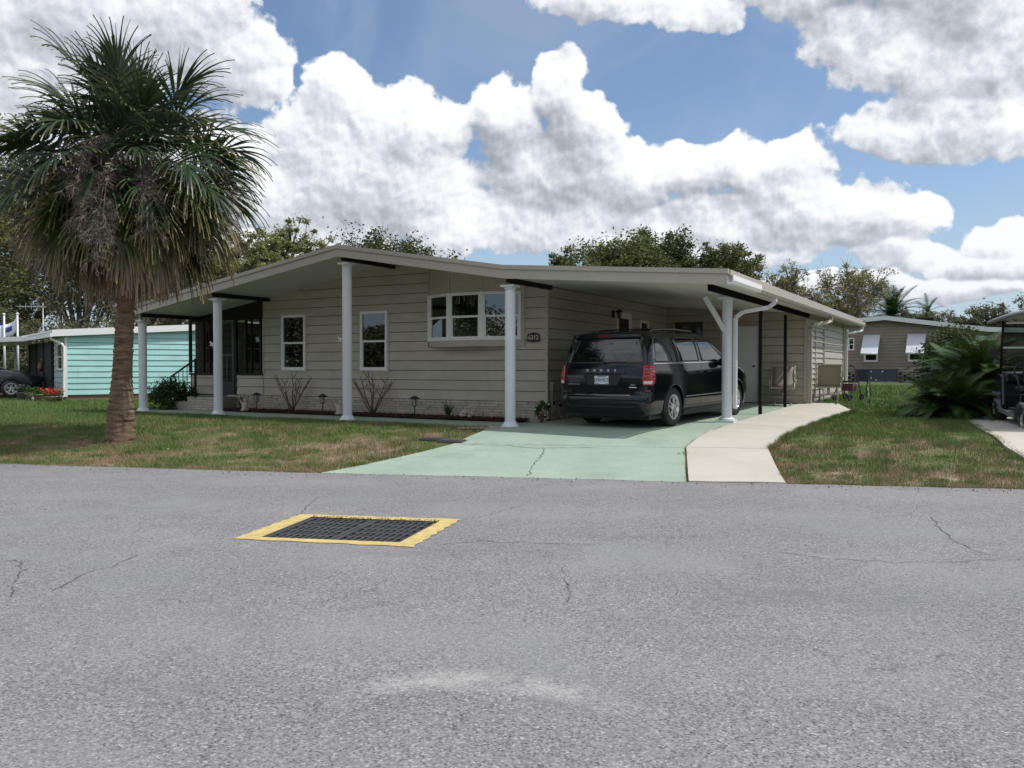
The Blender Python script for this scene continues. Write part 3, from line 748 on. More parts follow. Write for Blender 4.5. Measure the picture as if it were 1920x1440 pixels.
# brick skirting on the front and along the carport side
def bricks():
    hs = .058
    bm_ = {}
    def brick(a0, a1, z, tf, pro):
        m = MB(); g = .006
        m.hexa([tf(a0+g, -.02, z+g*.5), tf(a1-g, -.02, z+g*.5), tf(a1-g, pro, z+g*.5), tf(a0+g, pro, z+g*.5), tf(a0+g, -.02, z+hs-g*.8), tf(a1-g, -.02, z+hs-g*.8), tf(a1-g, pro-.004, z+hs-g*.8), tf(a0+g, pro-.004, z+hs-g*.8)])
        m.build('brick', m_brick, skirt)
    m = MB(); m.box(-10.7, -.06, 1.622, 1.66, -.1, .385); m.box(-.09, -.062, 1.6, 8.8, -.1, .385)
    skirt = m.build('skirting', M('mortar', (.20, .185, .155), .95), house)
    for r in range(7):
        z = -.02+r*hs; a = -9.3-.2*(r % 2)
        while a < -.04:
            b = a+rnd.choice([.36, .40, .44]); A0, A1 = max(a, -9.3), min(b, -.04)
            if A1-A0 > .05: brick(A0, A1, z, tfF, .030+rnd.uniform(0, .014))
            a = b
        a = 1.585-.1*(r % 2)
        while a < 4.2:
            b = a+rnd.choice([.12, .2, .28]); 
            if rnd.random() > .12: brick(max(a, 1.585), b, z, tfS, .02+rnd.choice([0, .02, .05]))
            a = b
bricks()
# screened porch at the left end (u -10.7 .. -8)
m_scr = screen_mat('porch_screen', .12)
def porch():
    zt = roof
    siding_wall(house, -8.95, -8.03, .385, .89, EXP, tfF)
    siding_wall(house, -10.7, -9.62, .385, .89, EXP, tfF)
    m = MB(); m.box(-10.75, -9.6, 1.56, 1.64, .89, .94); m.box(-8.97, -8.0, 1.56, 1.64, .89, .95); m.build('porch_rail', m_black, house)
    # posts
    for a, w in ((-10.72, .07), (-10.2, .05), (-9.95, .03), (-9.62, .07), (-9.0, .09), (-8.62, .035), (-8.42, .03), (-8.1, .06)):
        z0 = .95 if a not in (-9.62, -9.0) else .2
        m = MB(); m.box(a-w/2, a+w/2, 1.57, 1.63, z0, 2.3 if a > -10.5 else 2.28); m.build('porch_post', m_black, house)
    m = MB(); m.extr([(-10.75, 1.565, 2.28), (-8.0, 1.565, 2.30), (-8.0, 1.565, roof(-8)+.03), (-10.75, 1.565, roof(-10.75)+.03)], (0, .05, 0)); m.build('porch_header', m_black, house)
    for (a, b) in ((-10.68, -10.22), (-10.17, -9.66), (-8.95, -8.64), (-8.60, -8.13)):
        m = MB(); m.box(a, b, 1.599, 1.601, .95, 2.29); m.build('screen_panel', m_scr, house)
    # screen door
    m = MB(); m.box(-9.58, -9.50, 1.575, 1.61, .24, 2.28); m.box(-9.12, -9.05, 1.575, 1.61, .24, 2.28); m.box(-9.50, -9.12, 1.575, 1.61, 2.2, 2.28); m.box(-9.50, -9.12, 1.575, 1.61, .24, .36); m.box(-9.50, -9.12, 1.577, 1.608, .40, .72); m.box(-9.50, -9.12, 1.575, 1.61, 1.38, 1.43); m.box(-9.33, -9.28, 1.577, 1.6, .72, 1.38)
    d = m.build('screen_door', M('dark_door_metal', (.035, .04, .045), .4), house)
    m = MB(); m.box(-9.50, -9.12, 1.59, 1.592, .72, 2.2); m.build('screen_panel', m_scr, d)
    # solid left wall of the porch, seen through the screens
    tfP = lambda a, n, z: (-10.62+n, a, z)
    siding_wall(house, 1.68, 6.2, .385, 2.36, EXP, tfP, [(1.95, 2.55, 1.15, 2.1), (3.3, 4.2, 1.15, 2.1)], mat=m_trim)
    window_part(house, tfP, 1.95, 2.55, 1.15, 2.1, mat=m_trim, interior=False); window_part(house, tfP, 3.3, 4.2, 1.15, 2.1, mat=m_trim, interior=False)
    tfQ = lambda a, n, z: (-8.0-n, a, z)
    siding_wall(house, 1.65, 6.2, .385, 2.7, EXP, tfQ)
    m = MB(); m.box(-10.7, -8.0, 1.6, 6.2, .2, .36); m.build('porch_floor', m_green, house)
    # brick steps rising to the door
    m = MB(); m.box(-10.95, -8.95, 1.0, 1.585, -.05, .08); m.box(-10.6, -8.95, 1.0, 1.585, .08, .21); m.box(-10.1, -8.95, 1.0, 1.585, .21, .34); st = m.build('porch_step', M('mortar', (.2, .19, .16)), house)
    for r in range(6):
        z = -.05+r*.065; a = [-10.95, -10.95, -10.6, -10.6, -10.1, -10.1][r]
        while a < -8.97:
            b = min(a+rnd.choice([.3, .36, .42]), -8.95); m = MB(); m.box(a+.006, b-.006, .985, 1.0, z+.004, z+.059); m.build('brick', m_brick, st); a = b
    tr = empty('handrail', H(-10.75, 1.0, 0), HRZ, 'black iron handrail beside the brick porch steps', 'handrail')
    m = MB(); m.bar((0, 0, -.05), (0, 0, .82), .04); m.bar((.95, 0, .3), (.95, 0, 1.30), .04); m.bar((0, 0, .84), (.97, 0, 1.30), .04, .03); m.build('rail', m_black, tr)
    m = MB(); m.bar((0, 0, .18), (.95, 0, .58), .025); m.build('lower_rail', m_black, tr)
    for k in range(1, 6):
        x = .95*k/6; m = MB(); m.bar((x, 0, .18+.42*k/6), (x, 0, .83+.46*k/6), .014); m.build('baluster', m_black, tr)
porch()
# roof: slab with two-step fascia
def build_roof():
    us = [r[0] for r in RU]
    top = [(u, V0, roof(u)+.19) for u in us]; bot = [(u, V0, roof(u)+.02) for u in us]
    m = MB(); m.extr(top+bot[::-1], (0, V1-V0, 0)); rf = m.build('roof', M('white_roof_coating', (.66, .66, .64), .5, var=.1), house)
    def strip(v0, v1, h0, h1, name, mat, ext=.0):
        m = MB()
        for i in range(3):
            a, b = RU[i], RU[i+1]; a = (a[0]-(ext if i == 0 else 0), a[1]); b = (b[0]+(ext if i == 2 else 0), b[1])
            m.hexa([(a[0], v0, a[1]+h0), (b[0], v0, b[1]+h0), (b[0], v1, b[1]+h0), (a[0], v1, a[1]+h0), (a[0], v0, a[1]+h1), (b[0], v0, b[1]+h1), (b[0], v1, b[1]+h1), (a[0], v1, a[1]+h1)])
        return m.build(name, mat, rf)
    strip(V0-.03, V0-.002, -.03, .135, 'fascia', m_trim, .02)
    strip(V0-.055, V0+.03, .137, .215, 'drip_edge', m_trim, .04)
    # soffit: pan panels running front to back
    for i in range(3):
        a, b = RU[i], RU[i+1]; n = max(2, int(abs(b[0]-a[0])/.405))
        for k in range(n):
            u0 = a[0]+(b[0]-a[0])*k/n; u1 = a[0]+(b[0]-a[0])*(k+1)/n; g = .004
            m = MB(); z0, z1 = roof(u0), roof(u1)
            m.hexa([(u0+g, V0, z0-.005), (u1-g, V0, z1-.005), (u1-g, 8.78 if u0 > -.1 else 1.7, z1-.005), (u0+g, 8.78 if u0 > -.1 else 1.7, z0-.005), (u0+g, V0, z0+.018), (u1-g, V0, z1+.018), (u1-g, 8.78 if u0 > -.1 else 1.7, z1+.018), (u0+g, 8.78 if u0 > -.1 else 1.7, z0+.018)])
            m.build('soffit_panel', m_soff, rf)
    # right eave: gutter + drip edge running back
    ue, ze = RU[3]
    prof = [(0, -.02), (.09, -.02), (.115, .03), (.115, .115), (.10, .12), (.10, .04), (.08, -.005), (0, -.005)]
    m = MB(); m.extr([(ue+.01+p[0], V0-.03, ze+p[1]) for p in prof][::-1], (0, 1.9, 0)); m.build('gutter', m_vinyl, rf)
    m = MB(); m.extr([(ue+.01+p[0], V0+1.872, ze+p[1]) for p in prof][::-1], (0, V1-V0-1.9, 0)); m.build('gutter', m_trim, rf)
    m = MB(); m.box(ue, ue+.06, V0+.03, V1, ze+.125, ze+.205); m.build('drip_edge', m_trim, rf)
    m = MB(); m.box(ue, ue+.14, V1-.0, V1+.012, ze-.03, ze+.2); m.build('gutter_end', m_trim, rf)
    # dark beams
    m = MB()
    for u in (-10.35, -7.8, -3.9, .05):
        zz = roof(u)-.008; m = MB(); m.box(u-.05, u+.05, V0+.1, 1.56, zz-.085, zz); m.build('beam', m_black, rf)
    m = MB(); m.box(3.68, 3.76, V0+.35, 8.75, 2.35, 2.45); m.build('beam', M('matt_black_beam', (.006, .005, .005), .9, spec=.05), rf)
    # roof of the wing over the rear of the shed is the same slab; a vent pipe and hose coil end near the ridge line
    m = MB(); m.lathe([(.0, 0), (.05, 0), (.05, .22), (.0, .22)], 10, 'z', (-1.0, 7, roof(-1)+.18)); m.build('vent_pipe', m_soff, rf)
build_roof()
# columns
m_col = M('column_white', (.68, .72, .76), .38, var=.05, vscale=4, bump=.0003)
def fluted(m, r, z0, z1, n=80):
    vs = []; 
    for z in (z0, z1):
        for k in range(n):
            a = 2*PI*k/n; rr = r*(1-.035*(k % 4 in (1, 2))); vs.append((rr*math.cos(a), rr*math.sin(a), z))
    m.add(vs, [(k, (k+1) % n, n+(k+1) % n, n+k) for k in range(n)])
def column(u, v, ztop, square=False):
    p = H(u, v); zb = G(p.x, p.y)
    c = MB(); fluted(c, .098, zb+.06, ztop-.05); o = c.build('column', m_col, house, fix=False, loc=(u, v, 0))
    m = MB(); n = 28
    if square: m.box(-.17, .17, -.17, .17, zb-.02, zb+.045); m.lathe([(.0, zb+.045), (.15, zb+.045), (.15, zb+.07), (.115, zb+.09), (0, zb+.09)], n)
    else: m.lathe([(0, zb-.02), (.165, zb-.02), (.168, zb+.012), (.14, zb+.035), (.13, zb+.05), (.115, zb+.085), (0, zb+.085)], n)
    m.build('base', m_col, o)
    m = MB(); m.lathe([(0, ztop-.09), (.105, ztop-.09), (.112, ztop-.06), (.125, ztop-.04), (0, ztop-.04)], n)
    m.box(-.135, .135, -.135, .135, ztop-.038, ztop-.004); m.build('capital', m_col, o)
    return o
for u in (-10.5, -7.8, -3.9, 0.02): column(u, 0, roof(u)-.13)
column(3.30, 2.72, 2.44, True)
m = MB(); m.bar((2.90, 2.6, 2.46), (3.28, 2.62, 1.80), .10, .09); m.build('brace', m_white, house)
for v, u in ((4.95, 3.42), (7.45, 3.43)):
    zb = .018*v; m = MB(); m.box(u-.035, u+.035, v-.035, v+.035, zb-.01, 2.36); m.build('carport_post', m_black if True else m_black, house, bevel=.004)
def downspout(name, pts, mat, parent, r=.035):
    m = MB()
    # elbowed square pipe
    for a, b in zip(pts[:-1], pts[1:]): m.bar(a, b, r*2.1, r*1.7, up=(0, 1, 0))
    return m.build(name, mat, parent, bevel=.01)
downspout('downspout', [(4.14, 3.0, 2.42), (4.14, 3.0, 2.33), (4.02, 2.98, 2.24), (3.58, 2.80, 2.16), (3.46, 2.72, 2.05), (3.46, 2.72, .30)], m_white, house)
downspout('downspout', [(4.14, 9.6, 2.40), (4.14, 9.6, 2.30), (4.05, 9.4, 2.24), (3.8, 8.95, 2.18), (3.76, 8.84, 2.08), (3.76, 8.84, .14)], m_trim, house, .045)
downspout('downspout', [(4.14, 15.9, 2.42), (4.14, 15.9, 2.30), (4.02, 15.7, 2.24), (3.76, 15.25, 2.18), (3.76, 15.2, 2.05), (3.76, 15.2, .1)], m_vinyl, house)
m = MB(); m.box(-.04, .03, 1.72, 1.80, .62, .80); m.box(-.02, .01, 1.74, 1.77, .15, .62); m.build('cable_box', m_side, house)

# --- things on the walls
def plaque():
    m = MB(); W2, H2 = .155, .085
    pts = [(-W2+.015, -H2), (W2-.015, -H2), (W2, -H2+.02), (W2-.012, -H2+.045), (W2-.012, H2-.045), (W2, H2-.03), (W2-.04, H2-.015), (.06, H2+.005), (0, H2+.02), (-.06, H2+.005), (-W2+.04, H2-.015), (-W2, H2-.03), (-W2+.012, H2-.045), (-W2+.012, -H2+.045), (-W2, -H2+.02)]
    pts = [(-W2+.015, -H2), (-.05, -H2-.004), (0, -H2-.015), (.05, -H2-.004)]+pts[1:]
    p = H(-.33, 1.555, 1.70)
    r = empty('house_number_plaque', p, HRZ, 'dark plum house number plaque reading 6312 near the wall corner', 'house number')
    m.extr([(a, 0, b) for a, b in pts][::-1], (0, .012, 0)); m.build('plate', M('plum_plaque', (.03, .012, .02), .4), r)
    text_obj('number', '6312', .125, M('ivory_numbers', (.55, .5, .42), .5), r, (0, -.004, -.003), (PI/2, 0, 0), .002, .95, bold=.002)
plaque()
def wall_lantern():
    p = H(.02, 4.95, 2.35); r = empty('wall_lantern', p, HRZ, 'black wall lantern beside the carport door', 'lantern')
    m = MB(); m.box(-.05, -.02, -.05, .05, -.08, .08); m.bar((-.02, 0, .04), (.12, 0, .10), .02); m.build('bracket', m_black, r)
    m = MB(); m.lathe([(0, .12), (.03, .10), (.085, .05), (.085, .04), (.06, .04)], 6, 'z', (.12, 0, 0), False); m.build('cap', m_black, r)
    m = MB(); m.lathe([(.05, .04), (.06, .03), (.045, -.11), (.0, -.12)], 6, 'z', (.12, 0, 0), False); m.build('lamp_glass', M('amber_glass', (.10, .09, .08), .15), r)
wall_lantern()
def ornament(u, z, label):
    p = H(u-.11, -.06, z); r = empty('column_ornament', p, HRZ, label, 'ornament', 'small ornaments on the columns')
    m = MB(); m.tube([(0, 0, -.06), (-.01, 0, 0), (.0, 0, .05)], [.008, .016, .008], 8); m.build('body', m_white, r)
    for s in (1, -1):
        m = MB(); m.extr([(-.01, 0, 0), (-.07, 0, .06*s+.02), (-.10, 0, .03*s+.02), (-.05, 0, -.0)], (0, .006, 0)); m.build('wing', m_soff, r)
ornament(-7.8, 1.62, 'small white ornament on the column nearest the porch door')
ornament(-3.9, 1.66, 'small white ornament on the column under the roof peak')

# ------------------------------------------------------------------ flower bed in front of the house
def bed():
    m = MB(); m.grid(lambda u, v: H(u, v, .02+.03*math.sin(PI*(v-.95)/.65)+.012*math.sin(u*9+v*13)), frange(-8.9, -.45, .1), frange(.96, 1.6, .08)); o = m.build('mulch_bed', m_mulch); put_props(o, kind='structure', label='strip of dark red mulch at the foot of the front wall')
    n = 9000; rs = np.random.RandomState(3); u = rs.uniform(-8.9, -.42, n); v = rs.uniform(.93, 1.6, n)
    P = np.stack([HO.x+HU.x*u+HV.x*v, HO.y+HU.y*u+HV.y*v, .025+.03*np.sin(PI*np.clip((v-.95)/.65, 0, 1))+rs.uniform(0, .02, n)], 1)
    d = rs.normal(size=(n, 3))*[1, 1, .35]; d /= np.linalg.norm(d, axis=1)[:, None]; L = rs.uniform(.015, .045, n)[:, None]
    s = np.cross(d, [0, 0, 1.]); s /= np.linalg.norm(s, axis=1)[:, None]; s = s*rs.uniform(.003, .008, n)[:, None]
    V = np.stack([P-d*L+s, P-d*L-s, P+d*L-s, P+d*L+s], 1).reshape(-1, 3); Fc = np.arange(n*4).reshape(n, 4)
    o = link('mulch', fast_mesh('mulch', V, Fc, M('mulch_chips', (.085, .028, .022), .95, fn=leafcol([(.3, (.05, .018, .015)), (.7, (.12, .045, .035))], 20, .5)))); put_props(o, kind='stuff', label='loose red mulch chips in the bed along the house', cat='mulch')
bed()
def bare_shrub(u, v, hgt, wid, label, seed, nst=7):
    r_ = random.Random(seed); p = H(u, v, .04); r = empty('bare_shrub', p, 0, label, 'shrub', 'leafless shrubs in the flower bed')
    mt = M('shrub_bark', (.14, .085, .065), .85, var=.3, vscale=20, randv=.2)
    for k in range(nst):
        a = (k/(nst-1)-.5)*1.9+r_.uniform(-.12, .12); m = MB(); h = hgt*r_.uniform(.72, 1.0)
        pts = []; x = r_.uniform(-.04, .04); y = r_.uniform(-.03, .03); z = 0.; dx = math.sin(a)*.75
        for i in range(7):
            pts.append((x, y, z)); x += dx*hgt/7*.8+r_.uniform(-.02, .02); y += r_.uniform(-.03, .03); z += h/6*math.cos(a*.55)
        m.tube(pts, [.015-.0016*i for i in range(7)], 6)
        for j in range(3, 6):
            q = Vector(pts[j]); s = r_.choice((-1, 1)); m.tube([q, q+Vector((.07*s, r_.uniform(-.05, .05), .07)), q+Vector((.12*s, r_.uniform(-.06, .06), .19))], [.008, .006, .003], 5)
        m.build('stem', mt, r)
bare_shrub(-6.72, 1.25, 1.0, .9, 'taller leafless shrub with thick stems in front of the left window', 5, 8)
bare_shrub(-4.26, 1.25, .98, .8, 'reddish leafless shrub in front of the narrow window right of the peak column', 11, 9)
def path_light(u, v, label):
    p = H(u, v, .03); r = empty('path_light', p, 0, label, 'path light', 'solar path lights in the mulch bed')
    mt = M('bronze_plastic', (.025, .022, .02), .5)
    m = MB(); m.tube([(0, 0, 0), (0, 0, .22)], .012, 8); m.build('stake', mt, r)
    m = MB(); m.lathe([(0, .45), (.04, .44), (.115, .395), (.115, .385), (.05, .385)], 12, smooth=False); m.build('cap', mt, r)
    m = MB(); m.lathe([(0, .22), (.05, .23), (.05, .24), (0, .24)], 10)
    for k in range(4): a = PI/2*k+.4; m.bar((.045*math.cos(a), .045*math.sin(a), .23), (.065*math.cos(a), .065*math.sin(a), .39), .010)
    m.build('cage', mt, r)
    m = MB(); m.lathe([(.03, .24), (.045, .38)], 10); m.build('lens', M('clear_lens', (.35, .35, .33), .2), r)
path_light(-7.75, 1.12, 'solar path light nearest the porch, beside the spiky plant')
path_light(-5.62, 1.12, 'solar path light just left of the column under the roof peak')
path_light(-2.98, 1.10, 'solar path light below the left end of the bay window')
def blade_plant(name, p, n, h, sp, mat, label, cat='plant', w=.012, seed=1, droop=.5):
    r_ = random.Random(seed); root = empty(name, p, 0, label, cat)
    for k in range(n):
        a = r_.uniform(0, 2*PI); hh = h*r_.uniform(.55, 1); s = sp*r_.uniform(.2, 1); m = MB(); pts = []
        for i in range(5):
            t = i/4; pts.append(Vector((math.cos(a)*(s*t*t+.03), math.sin(a)*(s*t*t+.03), hh*(t-.35*droop*t*t*(s/sp)))))
        sd = Vector((-math.sin(a), math.cos(a), 0)); V = []
        for i, q in enumerate(pts): ww = w*(1-(i/4)**2)+.001; V += [q+sd*ww, q-sd*ww]
        m.add(V, [(2*i, 2*i+1, 2*i+3, 2*i+2) for i in range(4)], True); m.build('blade', mat, root, fix=False, solid=.002)
    return root
m_sage = leaf_mat('sage_leaf', [(.3, (.085, .09, .05)), (.7, (.16, .15, .09))], 9)
m_gleaf = leaf_mat('green_leaf', [(.3, (.03, .07, .02)), (.7, (.07, .13, .035))], 9)
blade_plant('spiky_plant', H(-8.35, 1.2, .02), 60, .48, .3, m_sage, 'dry spiky plant in front of the porch wall', seed=4, w=.008)
blade_plant('spiky_plant', H(-2.22, 1.25, .02), 34, .48, .2, m_gleaf, 'green and yellow bladed plant below the bay window', seed=9, w=.011)
def leafy(name, p, rad, hgt, nleaf, size, mat, label, cat='bush', seed=2, stems=6, kind_parts=True):
    """rounded leafy shrub: stems + a crown of leaf faces in uneven clumps"""
    rs = np.random.RandomState(seed); root = empty(name, p, 0, label, cat)
    nc = max(8, nleaf//60); c = rs.normal(size=(nc, 3)); c /= np.linalg.norm(c, axis=1)[:, None]
    c *= rs.uniform(.45, .95, nc)[:, None]; c = c*[rad, rad, hgt/2]; c[:, 2] += hgt*.52
    idx = rs.randint(0, nc, nleaf); P = c[idx]+rs.normal(size=(nleaf, 3))*rad*.13
    P[:, 2] = np.maximum(P[:, 2], .03)
    me = leaf_cloud('crown', P, size, mat, rs); link('crown', me, root)
    m = MB()
    for k in range(stems):
        q = c[rs.randint(0, nc)]; m.tube([(q[0]*.1, q[1]*.1, 0), (q[0]*.5, q[1]*.5, q[2]*.55), tuple(q)], [.02, .013, .005], 5)
    m.build('trunk', M('shrub_bark', (.14, .085, .065), .85), root)
    return root
def leaf_cloud(name, P, size, mat, rs, up=.4, aspect=.5):
    n = len(P); d = rs.normal(size=(n, 3)); d[:, 2] = d[:, 2]*.6; d /= np.linalg.norm(d, axis=1)[:, None]
    e = rs.normal(size=(n, 3))+[0, 0, up]; s = np.cross(d, e); s /= (np.linalg.norm(s, axis=1)[:, None]+1e-6)
    L = (size*rs.uniform(.6, 1.3, n))[:, None]; w = L*aspect
    V = np.stack([P-d*L*.5, P+s*w*.5, P+d*L*.5, P-s*w*.5], 1).reshape(-1, 3)
    return fast_mesh(name, V, np.arange(n*4).reshape(n, 4), mat)
m_bush = leaf_mat('dark_bush_leaf', [(.3, (.018, .045, .012)), (.6, (.045, .095, .022)), (.8, (.08, .13, .03))], 3)
pb = gp(312, 768); leafy('round_bush', (pb.x, pb.y+.3, pb.z-.02), .62, .78, 3800, .075, m_bush, 'dark green bush at the left end of the front walk, beside the handrail', seed=5)
leafy('small_rose_plant', H(.08, 1.15, .01), .2, .42, 130, .085, m_gleaf, 'low green leafy plant beside the wall corner, right of the second last column', 'plant', seed=8, stems=5)
def stone(name, p, r, mat, seed, label=None, cat=None, group=None, squash=.6, parent=None):
    r_ = random.Random(seed); bm = bmesh.new(); bmesh.ops.create_icosphere(bm, subdivisions=2, radius=r)
    for v in bm.verts: v.co *= 1+r_.uniform(-.14, .14); v.co.z *= squash
    me = bpy.data.meshes.new(name); bm.to_mesh(me); bm.free(); me.materials.append(mat); o = link(name, me, parent, p); put_props(o, label, cat, group); return o
m_coral = M('pale_coral_rock', (.52, .46, .42), .9, var=.3, vscale=25, bump=.01, bscale=35)
def coral(u, v, r0, label, seed):
    r_ = random.Random(seed); root = empty('coral_rock', H(u, v, .03), 0, label, 'rock')
    for k in range(9): stone('lump', (r_.uniform(-r0, r0), r_.uniform(-.05, .05), .05+r_.uniform(0, r0*.8)), r0*.42, m_coral, seed*31+k, parent=root, squash=.8)
coral(-1.62, 1.10, .13, 'pinkish white coral rock on the mulch below the bay window', 3)
def statuette(u, v, label, seed):
    root = empty('garden_statuette', H(u, v, .03), 0, label, 'statuette', 'pale garden statuettes')
    m = MB(); m.lathe([(0, 0), (.10, 0), (.10, .04), (.07, .05), (.085, .12), (.06, .2), (.03, .22), (0, .22)], 12); m.build('body', m_coral, root)
    stone('head', (.02, 0, .27), .055, m_coral, seed, parent=root, squash=1)
    m = MB(); m.tube([(0, 0, .16), (-.09, 0, .2), (-.12, 0, .28)], [.03, .025, .008], 7); m.build('wing', m_coral, root)
statuette(-8.05, 1.02, 'pale statuette beside the dry spiky plant near the porch', 3)
statuette(-5.02, 1.02, 'pale statuette just right of the column under the roof peak', 5)
# pebbles in the bed corner by the front right column
def pebbles():
    r_ = random.Random(12); rs = np.random.RandomState(4)
    c = gp(910, 803); V = []; Fs = []; bm = bmesh.new()
    for k in range(90):
        a = r_.uniform(0, 2*PI); rr = r_.random()**.5
        t = bmesh.ops.create_icosphere(bm, subdivisions=1, radius=r_.uniform(.015, .035)); x, y = c.x-.1+rr*.42*math.cos(a), c.y+rr*.2*math.sin(a)
        bmesh.ops.scale(bm, verts=t['verts'], vec=(1, 1, .6)); bmesh.ops.translate(bm, verts=t['verts'], vec=(x, y, G(x, y)+.0))
    me = bpy.data.meshes.new('pebbles'); bm.to_mesh(me); bm.free(); me.materials.append(M('pebble', (.27, .21, .17), .85, fn=leafcol([(.3, (.16, .1, .08)), (.7, (.42, .36, .3))], 14, .4)))
    put_props(link('pebbles', me), 'small pinkish pebbles beside the second last column', 'pebbles', kind='stuff')
pebbles()
def utility_lid(px, py, label, seed):
    p = gp(px, py); r = empty('utility_lid', (p.x, p.y, G(p.x, p.y)), -.35, label, 'utility lid', 'dark utility lids set in the lawn')
    m = MB(); m.box(-.22, .22, -.15, .15, -.02, .012); m.build('frame', M('grey_lid_frame', (.06, .06, .065), .7), r, bevel=.01)
    m = MB(); m.box(-.19, .19, -.12, .12, .0125, .022); m.build('lid', M('dark_lid', (.07, .07, .073), .6, var=.3), r, bevel=.006)
utility_lid(848, 827, 'dark plastic utility lid in the lawn touching the green driveway edge', 1)
utility_lid(815, 823, 'dark plastic utility lid in the lawn, the one farther from the driveway', 2)
# PART2

# ------------------------------------------------------------------ minivan (and the sliced body used for the far car)
class Body:
    """car body as horizontal slices: half width, rear y, front y, corner radii at each height"""
    def __init__(s, T): s.T = T; s.zs = [t[0] for t in T]
    def sl(s, z):
        return [float(np.interp(z, s.zs, [t[i] for t in s.T])) for i in range(1, 6)]
    def length(s, z):
        w, yr, yf, cr, cf = s.sl(z); return w, yr, yf, cr, cf, (w-cr), cr*PI/2, (yf-cf)-(yr+cr), cf*PI/2, (w-cf)
    def pt(s, z, q, off=0.):
        """q = arc length from the rear centre round the right side; negative = left side"""
        sg = 1 if q >= 0 else -1; q = abs(q); w, yr, yf, cr, cf, L0, L1, L2, L3, L4 = s.length(z); crown = .035
        if q < L0: x, y, nx, ny = q, yr-off+crown*(1-(0 if w == 0 else (q/w)**2))*-1+crown*.3, 0, 0; return Vector((sg*x, y, z))
        q -= L0; y0 = crown*(1-(L0/w)**2)*-1+crown*.3
        if q < L1: a = q/cr; k = 1-math.sin(a)*1.0; return Vector((sg*(w-cr+(cr+off)*math.sin(a)), yr+cr-(cr+off)*math.cos(a)+y0*max(0, k), z))
        q -= L1
        if q < L2: return Vector((sg*(w+off), yr+cr+q, z))
        q -= L2
        if q < L3: a = q/cf; return Vector((sg*(w-cf+(cf+off)*math.cos(a)), yf-cf+(cf+off)*math.sin(a), z))
        q -= L3
        return Vector((sg*max(0, w-cf-q), yf+off, z))
    def q_y(s, z, y):
        w, yr, yf, cr, cf, L0, L1, L2, L3, L4 = s.length(z)
        if y >= yr+cr: return L0+L1+min(y-yr-cr, L2+L3)
        a = math.acos(max(-1, min(1, (yr+cr-y)/cr))); return L0+cr*a
    def q_x(s, z, x):
        w, yr, yf, cr, cf, L0, L1, L2, L3, L4 = s.length(z)
        if x <= L0: return x
        return L0+cr*math.asin(max(-1, min(1, (x-L0)/cr)))
    def mesh(s, name, mat, parent, nz, floor, cuts=()):
        m = MB(); rows = []
        for z in nz:
            w, yr, yf, cr, cf, L0, L1, L2, L3, L4 = s.length(z); qs = []
            for (a, l, n) in ((0, L0, 6), (L0, L1, 7), (L0+L1, L2, 26), (L0+L1+L2, L3, 9), (L0+L1+L2+L3, L4, 5)): qs += [a+l*i/n for i in range(n)]
            right = [s.pt(z, q) for q in qs]+[Vector((0, yf, z))]
            left = [Vector((-p.x, p.y, p.z)) for p in right[1:-1]][::-1]
            rows.append(right+left)
        n = len(rows[0]); V = [p for r_ in rows for p in r_]
        Fc = [(i*n+k, i*n+(k+1) % n, (i+1)*n+(k+1) % n, (i+1)*n+k) for i in range(len(rows)-1) for k in range(n)]
        m.add(V, Fc, True); m.add(rows[-1], [tuple(range(n))], True); m.add(rows[0], [tuple(range(n))[::-1]])
        o = m.build(name, mat, parent)
        if cuts:
            c = MB()
            for (y, zc, r) in cuts:
                for sx in (1, -1):
                    x0, x1 = (.70, 1.2) if sx > 0 else (-1.2, -.70)
                    c.lathe([(0, x0), (r, x0), (r, x1), (0, x1)], 40, 'x', (0, y, zc), False)
            co = c.build('cutter', None, None); md = o.modifiers.new('b', 'BOOLEAN'); md.object = co; md.operation = 'DIFFERENCE'; md.solver = 'EXACT'
            par = o.parent; o.parent = None; bpy.context.view_layer.update()
            dg = bpy.context.evaluated_depsgraph_get(); me = bpy.data.meshes.new_from_object(o.evaluated_get(dg)); o.modifiers.clear(); o.data = me; o.parent = par; bpy.data.objects.remove(co)
            me.materials.clear(); me.materials.append(mat)
            for p in me.polygons: p.use_smooth = True
            try: me.set_sharp_from_angle(angle=R(38))
            except Exception: pass
        return o
    def patch(s, name, mat, parent, zs, f0, f1, off=.004, nq=14, solid=.006, side=1):
        m = MB(); rows = []
        for z in zs:
            a, b = f0(z), f1(z); rows.append([s.pt(z, side*(a+(b-a)*i/nq), off) for i in range(nq+1)])
        n = nq+1; m.add([p for r_ in rows for p in r_], [(i*n+k, i*n+k+1, (i+1)*n+k+1, (i+1)*n+k) for i in range(len(rows)-1) for k in range(nq)], True)
        return m.build(name, mat, parent, solid=solid)
def zr(a, b, n=12): return [a+(b-a)*i/n for i in range(n+1)]
def rr(z, z0, z1, r):
    """inset of a rounded corner at height z"""
    d = max(0, (z0+r)-z, z-(z1-r)); return r-math.sqrt(max(0, r*r-d*d)) if d > 0 else 0
m_paint = M('navy_black_paint', (.0045, .006, .010), .10, .0, coat=.0, spec=.55)
m_tint = M('tinted_glass', (.004, .005, .006), .02, 0, spec=1.0)
m_plast = M('black_plastic', (.014, .014, .015), .55)
m_red = M('red_lens', (.50, .012, .008), .12, coat=.8)
m_redd = M('deep_red_lens', (.20, .004, .004), .1, coat=.8)
m_clear = M('clear_lens_white', (.62, .62, .62), .12, coat=.8)
